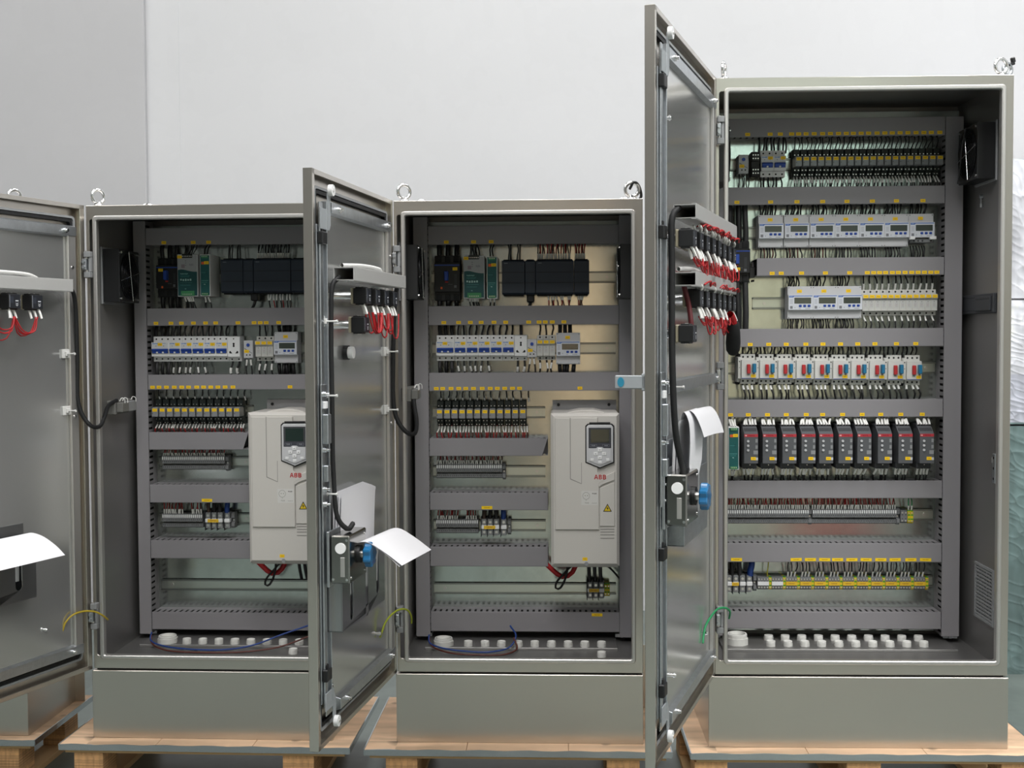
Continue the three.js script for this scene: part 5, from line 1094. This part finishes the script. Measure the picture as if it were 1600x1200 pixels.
for (const k of ['A', 'B']) {
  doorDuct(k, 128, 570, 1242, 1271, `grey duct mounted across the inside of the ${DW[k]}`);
  for (let i = 0; i < 4; i++) { const o = take('bb', bb); tag(o, `${['nearest the hinge', 'second from the hinge', 'third from the hinge', 'farthest from the hinge'][i]} of four black contact blocks on the ${DW[k]}`, 'contact block', 'black contact blocks'); put(o, 'contact_block', CAB[k].D, [-((k === 'A' ? 258 : 230) + i * 76), 1210, 0]); }
  { const o = take('bb', bb); tag(o, `single black contact block below the four on the ${DW[k]}`, 'contact block', 'black contact blocks'); put(o, 'contact_block', CAB[k].D, [-470, 1143, -2]); }
  const pg = group(); g_().cyl(0, 0, -3, 17, 12, 'z', 20).build('ring', M.black, pg); g_().cyl(0, 0, 9, 14, 12, 'z', 20).build('plug', M.white, pg);
  tag(pg, `round white blanking plug with black ring on the ${DW[k]}`, 'plug'); put(pg, 'blanking_plug', CAB[k].D, [-430, 1078, 0]);
  loose(CAB[k].F, 'black_cable', `black cable running down the hinge side of the ${DW[k]}`, 'cable', k === 'A' ? [[2, 1254, 156], [2, 1252, 128], [-2, 1236, 84], [-8, 1063, 56], [-9, 949, 54], [2, 906, 50], [22, 876, 40], [33, 874, 12], [31, 900, -30], [22, 926, -80], [26, 938, -130]] : [[27, 1254, 154], [26, 1251, 122], [16, 1232, 84], [4, 1057, 62], [6, 920, 60], [19, 882, 60], [42, 855, 50], [55, 853, 20], [52, 880, -50], [40, 920, -100], [30, 960, -150]], 6, M.rubber, 60);
  loose(CAB[k].F, 'earth_wire', `yellow-green earth wire bridging from the ${DW[k]} to its cabinet`, 'wire', k === 'A' ? [[-48, 316, 118], [-41, 324, 110], [-34, 346, 106], [-22, 363, 90], [-3, 368, 60], [20, 361, 34], [33, 347, 16], [38, 330, -8]] : [[-20, 334, 178], [-17, 344, 170], [-10, 366, 156], [3, 381, 120], [20, 384, 74], [35, 372, 36], [41, 350, 14], [38, 326, -12]], 2.6, std(k === 'A' ? 0xb8a02c : 0xa9b52e, 0.45));
  tie(k, 86, 1076, `upper white cable tie mount at the hinge side of the ${DW[k]}`); tie(k, 86, 922, `lower white cable tie mount at the hinge side of the ${DW[k]}`);
  // pocket with papers
  const p = group(), slotP = (x, a, b) => { const q = []; for (let i = 0; i <= 8; i++) q.push([x + 11 * Math.cos(i * Math.PI / 8), b + 11 * Math.sin(i * Math.PI / 8)]); for (let i = 0; i <= 8; i++) q.push([x - 11 * Math.cos(i * Math.PI / 8), a - 11 * Math.sin(i * Math.PI / 8)]); return q; };
  g_().prism([[-590, 452], [-250, 452], [-250, 612], [-590, 612]], 36, 39, 0.6, [slotP(-520, 474, 560), slotP(-400, 456, 580), slotP(-310, 490, 586)]).build('front_wall', M.pocket, p);
  g_().box(-590, -250, 450, 453, -2, 38).box(-590, -587, 450, 612, -2, 38).box(-253, -250, 450, 612, -2, 38).box(-590, -250, 450, 640, -3, -1).build('back_shell', M.pocket, p);
  tag(p, `grey slotted document pocket fixed inside the ${DW[k]}`, 'document pocket', 'document pockets'); put(p, 'document_pocket', CAB[k].D, [0, 0, 0]);
}
// sheets of paper
function sheet(fn, nu = 20, nv = 6) {
  const P = [], U = [], Ix = [];
  for (let i = 0; i <= nu; i++) for (let j = 0; j <= nv; j++) { const p = fn(i / nu, j / nv); P.push(p[0] * mm, p[1] * mm, p[2] * mm); U.push(i / nu, j / nv); }
  const n = nv + 1; for (let i = 0; i < nu; i++) for (let j = 0; j < nv; j++) { const a = i * n + j; Ix.push(a, a + n, a + 1, a + 1, a + n, a + n + 1); }
  const g = new THREE.BufferGeometry(); g.setAttribute('position', new THREE.Float32BufferAttribute(P, 3)); g.setAttribute('uv', new THREE.Float32BufferAttribute(U, 2)); g.setIndex(Ix); g.computeVertexNormals(); return ready(g);
}
const path = (pts) => { const c = new THREE.CatmullRomCurve3(pts.map(p => V(p[0], p[1], 0)), false, 'centripetal'); return t => { const q = c.getPoint(t); return [q.x, q.y]; }; };
function paper(k, name, label, geos) { const m = shadows(new THREE.Mesh(mergeGeometries(geos, false), M.paper)); tag(m, label, 'paper', null); put(m, name, CAB[k].D, [0, 0, 0]); }
{
  for (let i = 0; i < 4; i++) { const f = path([[456, 6 + i * 3], [600, 10 + i * 3], [700, 12 + i * 3.4], [762 - i * 3, 13 + i * 4]]); paper('B', 'paper_sheet', `${place(i, 4)} sheet of the white stack standing in the middle door pocket`, [sheet((u, v) => { const [y, z] = f(u); const x0 = -568 + i * 8; return [x0 + v * 270, y - Math.pow(Math.max(0, v - 0.8), 2) * 300 * (u > 0.9 ? 1 : 0), z]; })]); }
  for (let i = 0; i < 2; i++) { const f = path([[520, 30 + i * 2], [600, 34 + i * 2], [640, 52], [652 - i * 2, 84], [630, 128 - i * 3], [600 - i * 3, 170 - i * 6]]); paper('B', 'paper_sheet', i ? 'lower white sheet curling out over the middle door pocket' : 'white sheet curling far out over the middle door pocket', [sheet((u, v) => { const [y, z] = f(u); return [-560 + v * 250, y - 8 * v, z + 6 * v]; })]); }
  const fa = path([[500, 28], [596, 34], [624, 58], [622, 100], [598, 150], [576, 178]]); paper('A', 'paper_sheet', 'white sheet curling out over the left door pocket', [sheet((u, v) => { const [y, z] = fa(u); return [-560 + v * 262, y, z]; })]);
  const fa2 = path([[470, 20], [600, 26], [690, 34]]); paper('A', 'paper_sheet', 'white sheet standing upright in the left door pocket', [sheet((u, v) => { const [y, z] = fa2(u); return [-566 + v * 200, y, z]; })]);
}
// tall door: two ducts, fifteen contact blocks, pocket, papers
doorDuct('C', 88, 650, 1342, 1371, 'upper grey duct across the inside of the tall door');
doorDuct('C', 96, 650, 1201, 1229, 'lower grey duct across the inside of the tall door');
const R1 = [640, 560, 480, 400, 320, 250, 170, 95];
R1.forEach((r, i) => { const o = take('bb', bb); tag(o, `${place(i, 8)} of eight black contact blocks in the upper row of the tall door`, 'contact block', 'black contact blocks'); put(o, 'contact_block', CAB.C.D, [-r, 1300 + (i > 4 ? -2 : 0), -4]); });
R1.slice(1).forEach((r, i) => { const o = take('bb', bb); tag(o, `${place(i, 7)} of seven black contact blocks in the lower row of the tall door`, 'contact block', 'black contact blocks'); put(o, 'contact_block', CAB.C.D, [-r, 1176, -4]); });
{ const o = take('bb', bb); tag(o, 'single black contact block under the two rows of the tall door', 'contact block', 'black contact blocks'); put(o, 'contact_block', CAB.C.D, [-640, 1100, -4]); }
{
  const p = group();
  g_().box(-640, -360, 648, 800, 38, 41, 0.6).box(-640, -360, 646, 649, -2, 40).box(-640, -637, 646, 800, -2, 40).box(-363, -360, 646, 868, -2, 40).box(-640, -360, 646, 870, -3, -1).build('shell', M.zinc, p);
  g_().box(-560, -470, 700, 800, 41, 42.5, 0.5).build('label_plate', M.midGrey, p);
  tag(p, 'zinc document pocket inside the tall door', 'document pocket', 'document pockets'); put(p, 'document_pocket', CAB.C.D, [0, 0, 0]);
  const f1 = path([[660, 8], [800, 14], [890, 20], [915, 30]]); paper('C', 'paper_sheet', 'white sheet standing at the back of the tall door pocket', [sheet((u, v) => { const [y, z] = f1(u); return [-640 + v * 200, y, z]; })]);
  const f2 = path([[690, 14], [820, 18], [905, 24], [932, 34], [915, 44], [870, 48], [815, 46]]); paper('C', 'paper_sheet', 'white sheet folding over and hanging down from the tall door pocket', [sheet((u, v) => { const [y, z] = f2(u); return [-610 + v * 150, y - (u > 0.8 ? 40 * Math.sin(v * Math.PI) * (u - 0.8) * 5 : 0), z]; })]);
  const f3 = path([[700, 16], [850, 20], [916, 26], [932, 36], [924, 48], [896, 62], [874, 69]]); paper('C', 'paper_sheet', 'white sheet arching toward the hinge above the tall door pocket', [sheet((u, v) => { const [y, z] = f3(u); return [-560 + v * 250, y - 8 * v * v * u, z + 3 * v * u]; })]);
}
// polished boxes with blue knobs (interlock handles) on the middle and tall doors
function knobBox() {
  const t = group();
  g_().box(0, 128, 0, 108, 0, 44, 3).build('case', std(lin(0.33, 0.325, 0.31), 0.16, 1), t);
  g_().box(-3, 131, -8, 116, -8, -2, 1).build('back_plate', M.zinc, t);
  const cap = g_().cyl(0, 0, 0, 12, 4, 'z', 24).build('blank_plug', M.white, t); cap.rotation.y = -Math.PI / 2; cap.position.set(0, 80 * mm, 24 * mm);
  const slot = g_().box(-5, 5, -22, 22, 0, 2, 0.6).build('name_slot', M.steelShiny, t); slot.rotation.y = -Math.PI / 2; slot.position.set(0, 38 * mm, 28 * mm);
  for (const [y, z] of [[10, 38], [98, 38], [10, 6]]) { const s = g_().cyl(0, 0, 0, 3.2, 1.6, 'z', 10).build('screw', M.chrome, t); s.rotation.y = -Math.PI / 2; s.position.set(0, y * mm, z * mm); }
  for (const [x, y] of [[12, 12], [116, 12], [116, 96]]) g_().cyl(x, y, 44, 3.4, 1.6, 'z', 10).build('screw', M.chrome, t);
  g_().cyl(70, 56, 44, 20, 6, 'z', 24).build('collar', M.black, t); g_().cyl(70, 56, 50, 9, 12, 'z', 18).build('shaft', M.screw, t);
  const star = Array.from({ length: 40 }, (_, i) => { const a = i * Math.PI / 20, r = 27 + 2.6 * Math.cos(a * 7); return [70 + r * Math.cos(a), 56 + r * Math.sin(a)]; });
  g_().prism(star, 60, 78, 2.5).build('knob', M.blueKnob, t);
  return t;
}
const kb = knobBox();
tag(kb, 'dark polished box with blue knob on the middle door, before the pocket', 'switch box', 'boxes with blue knobs'); put(kb, 'knob_box', CAB.B.D, [-618, 566, 22]);
const kb2 = tag(kb.clone(), 'dark polished box with blue knob on the tall door', 'switch box', 'boxes with blue knobs'); put(kb2, 'knob_box', CAB.C.D, [-708, 700, 16]);
loose(CAB.B.D, 'black_cable', 'black cable down the free edge of the middle door to the knob box', 'cable', [[-556, 1250, 30], [-572, 1236, 20], [-577, 1150, 16], [-577, 984, 16], [-578, 800, 18], [-578, 704, 28], [-562, 680, 46], [-540, 690, 50]], 6, M.rubber, 60);
loose(CAB.C.D, 'black_cable', 'thick black cable down the free edge of the tall door to the knob box', 'cable', [[-640, 1366, 30], [-656, 1350, 20], [-658, 1240, 18], [-658, 1000, 20], [-650, 880, 26], [-640, 822, 36], [-640, 804, 40]], 7.5, M.rubber, 60);
for (const [r, y, s] of [[584, 1150, 'top'], [590, 984, 'middle'], [596, 764, 'lowest']]) tie('B', r, y, `${s} white cable tie mount at the free edge of the middle door`);
tie('C', 600, 985, 'white cable tie mount on the cross brace of the tall door');
loose(CAB.C.F, 'earth_wire', 'green and yellow earth wire bridging from the tall door to its cabinet', 'wire', [[-56, 326, 188], [-54, 338, 180], [-47, 362, 166], [-25, 380, 120], [-2, 387, 74], [24, 380, 36], [38, 364, 8], [40, 340, -20]], 3, M.wireGreen);
{ const c = group(); g_().lathe([[0, -100], [16, -96], [25, -80], [27, -50], [25, -10], [21, 30], [0, 32]], 0, 0, 0, 'y', 20).build('sleeve', M.dark, c); g_().tube([[0, 30, 0], [-6, 56, -4], [-20, 76, -10]], 13, 10, 8).build('red_bundle', M.wireRed, c);
  tag(c, 'black heat-shrunk cable end hanging from the red wires of the tall door', 'cable end'); put(c, 'cable_end', CAB.C.D, [-196, 1108, 76], [0.1, 0, 0.5]); c.scale.setScalar(0.68); }
for (const k of ['A', 'B']) loose(CAB[k].D, 'white_lead', `white sheathed lead lying on the duct of the ${DW[k]}`, 'cable', [[-560, 1276, 36], [-440, 1282, 40], [-330, 1283, 42], [-250, 1280, 36], [-200, 1270, 20]], 5, M.nylon, 24);
loose(CAB.C.D, 'white_lead', 'white sheathed lead lying on the lower duct of the tall door', 'cable', [[-650, 1236, 30], [-560, 1240, 40], [-420, 1238, 40], [-330, 1236, 30]], 5, M.nylon, 24);
loose(CAB.C.D, 'red_bundle', 'dark red wire bundle hanging left of the lower contact blocks, tall door', 'cable', [[-590, 1204, 30], [-584, 1160, 40], [-590, 1120, 46], [-586, 1080, 44]], 6, std(0x5e1a20, 0.5), 16);
// red looms under and over the contact blocks
function loom(k, xs, yT, yB, grp, up) {
  const nS = xs.length * 3, nL = (xs.length - 1) * 4; let a = 0, b = 0;
  xs.forEach((r, i) => {
    const n = xs[i + 1];
    for (const s of [-10, 0, 10]) {
      const dx = up ? -rr(12, 24) : rr(-14, 14), z = 52 + rr(-6, 12);
      wire(CAB[k].D, up ? [[-r + s, yT, z], [-r + s + dx / 2, yT + 6, z + 4], [-r + s + dx, yT + 11, z + 2]] : [[-r + s, yT + 4, z], [-r + s + dx / 2, yT - 9, z + 6], [-r + s + dx, yT - 22, z + 10]], 3.1, M.sleeve,
        { label: `${place(a, nS)} white marker sleeve ${up ? 'over' : 'under'} the contact blocks, ${grp}`, group: `marker sleeves, ${grp}`, prio: 11 }); a++;
    }
    if (n !== undefined) for (let q = 0; q < 4; q++) {
      const y = up ? yT + 14 + q : yB + rr(-14, 12), z = 62 + rr(-10, 14), e = rr(-10, 10);
      wire(CAB[k].D, [[-r + e, yT + (up ? 10 : -18), z], [-r + 20, y, z + 4], [-n - 20, y + rr(-4, 4), z + 4], [-n + e, yT + (up ? 10 : -18), z]], 1.7, M.wireRed,
        { label: `${place(b, nL)} red wire looping ${up ? 'over' : 'under'} the contact blocks, ${grp}`, group: `red loops, ${grp}`, prio: 10 }); b++;
    }
  });
}
loom('A', [486, 410, 334, 258], 1190, 1130, 'left door', false);
loom('B', [458, 382, 306, 230], 1190, 1130, 'middle door', false);
loom('C', R1, 1279, 1238, 'tall door upper row', false); loom('C', R1.slice(1), 1155, 1114, 'tall door lower row', false);
loom('C', R1.slice(1), 1321, 0, 'tall door upper row', true); loom('C', R1.slice(1), 1195, 0, 'tall door lower row', true);

// ---------------------------------------------------------------- lay the wires: the 290 largest one by one, the rest as one mass
POOL.sort((a, b) => b.prio - a.prio);
const rest = [], restS = [];
POOL.forEach((w, i) => {
  const tube = new G().tube(w.pts, w.r, i < 290 ? (w.pts.length > 8 ? 44 : 10) : 6, i < 290 ? 6 : 4);
  let sl = null;
  if (w.sleeve) {
    const c = new THREE.CatmullRomCurve3(w.pts.map(p => V(...p)), false, 'centripetal'), [a, b] = w.sleeve;
    sl = new G().tube([c.getPoint(a), c.getPoint((a + b) / 2), c.getPoint(b)].map(p => p.toArray()), w.r * 1.38, 3, 6);
  }
  if (i < 290) {
    const m = tube.build('wire', w.mat); if (sl) sl.build('marker_sleeve', M.sleeve, m);
    tag(m, w.label, 'wire', w.group || undefined); put(m, 'wire', w.F, [0, 0, 0]);
  } else {
    const g = tube.geo(); g.applyMatrix4(w.F);
    const col = w.mat.color, n = g.attributes.position.count, a = new Float32Array(n * 3); for (let j = 0; j < n; j++) { a[j * 3] = col.r; a[j * 3 + 1] = col.g; a[j * 3 + 2] = col.b; }
    g.setAttribute('color', new THREE.BufferAttribute(a, 3)); rest.push(g);
    if (sl) { const s = sl.geo(); s.applyMatrix4(w.F); const q = M.sleeve.color, n2 = s.attributes.position.count, b = new Float32Array(n2 * 3); for (let j = 0; j < n2; j++) { b[j * 3] = q.r; b[j * 3 + 1] = q.g; b[j * 3 + 2] = q.b; } s.setAttribute('color', new THREE.BufferAttribute(b, 3)); rest.push(s); }
  }
});
const mass = shadows(new THREE.Mesh(mergeGeometries(rest, false), new THREE.MeshStandardMaterial({ color: 0xffffff, vertexColors: true, roughness: 0.5 })));
mass.name = 'thin_wires'; tag(mass, 'thin red, brown, black and grey wires with white markers at the device rows', 'wires', null, 'stuff'); scene.add(mass);

renderer.render(scene, camera);
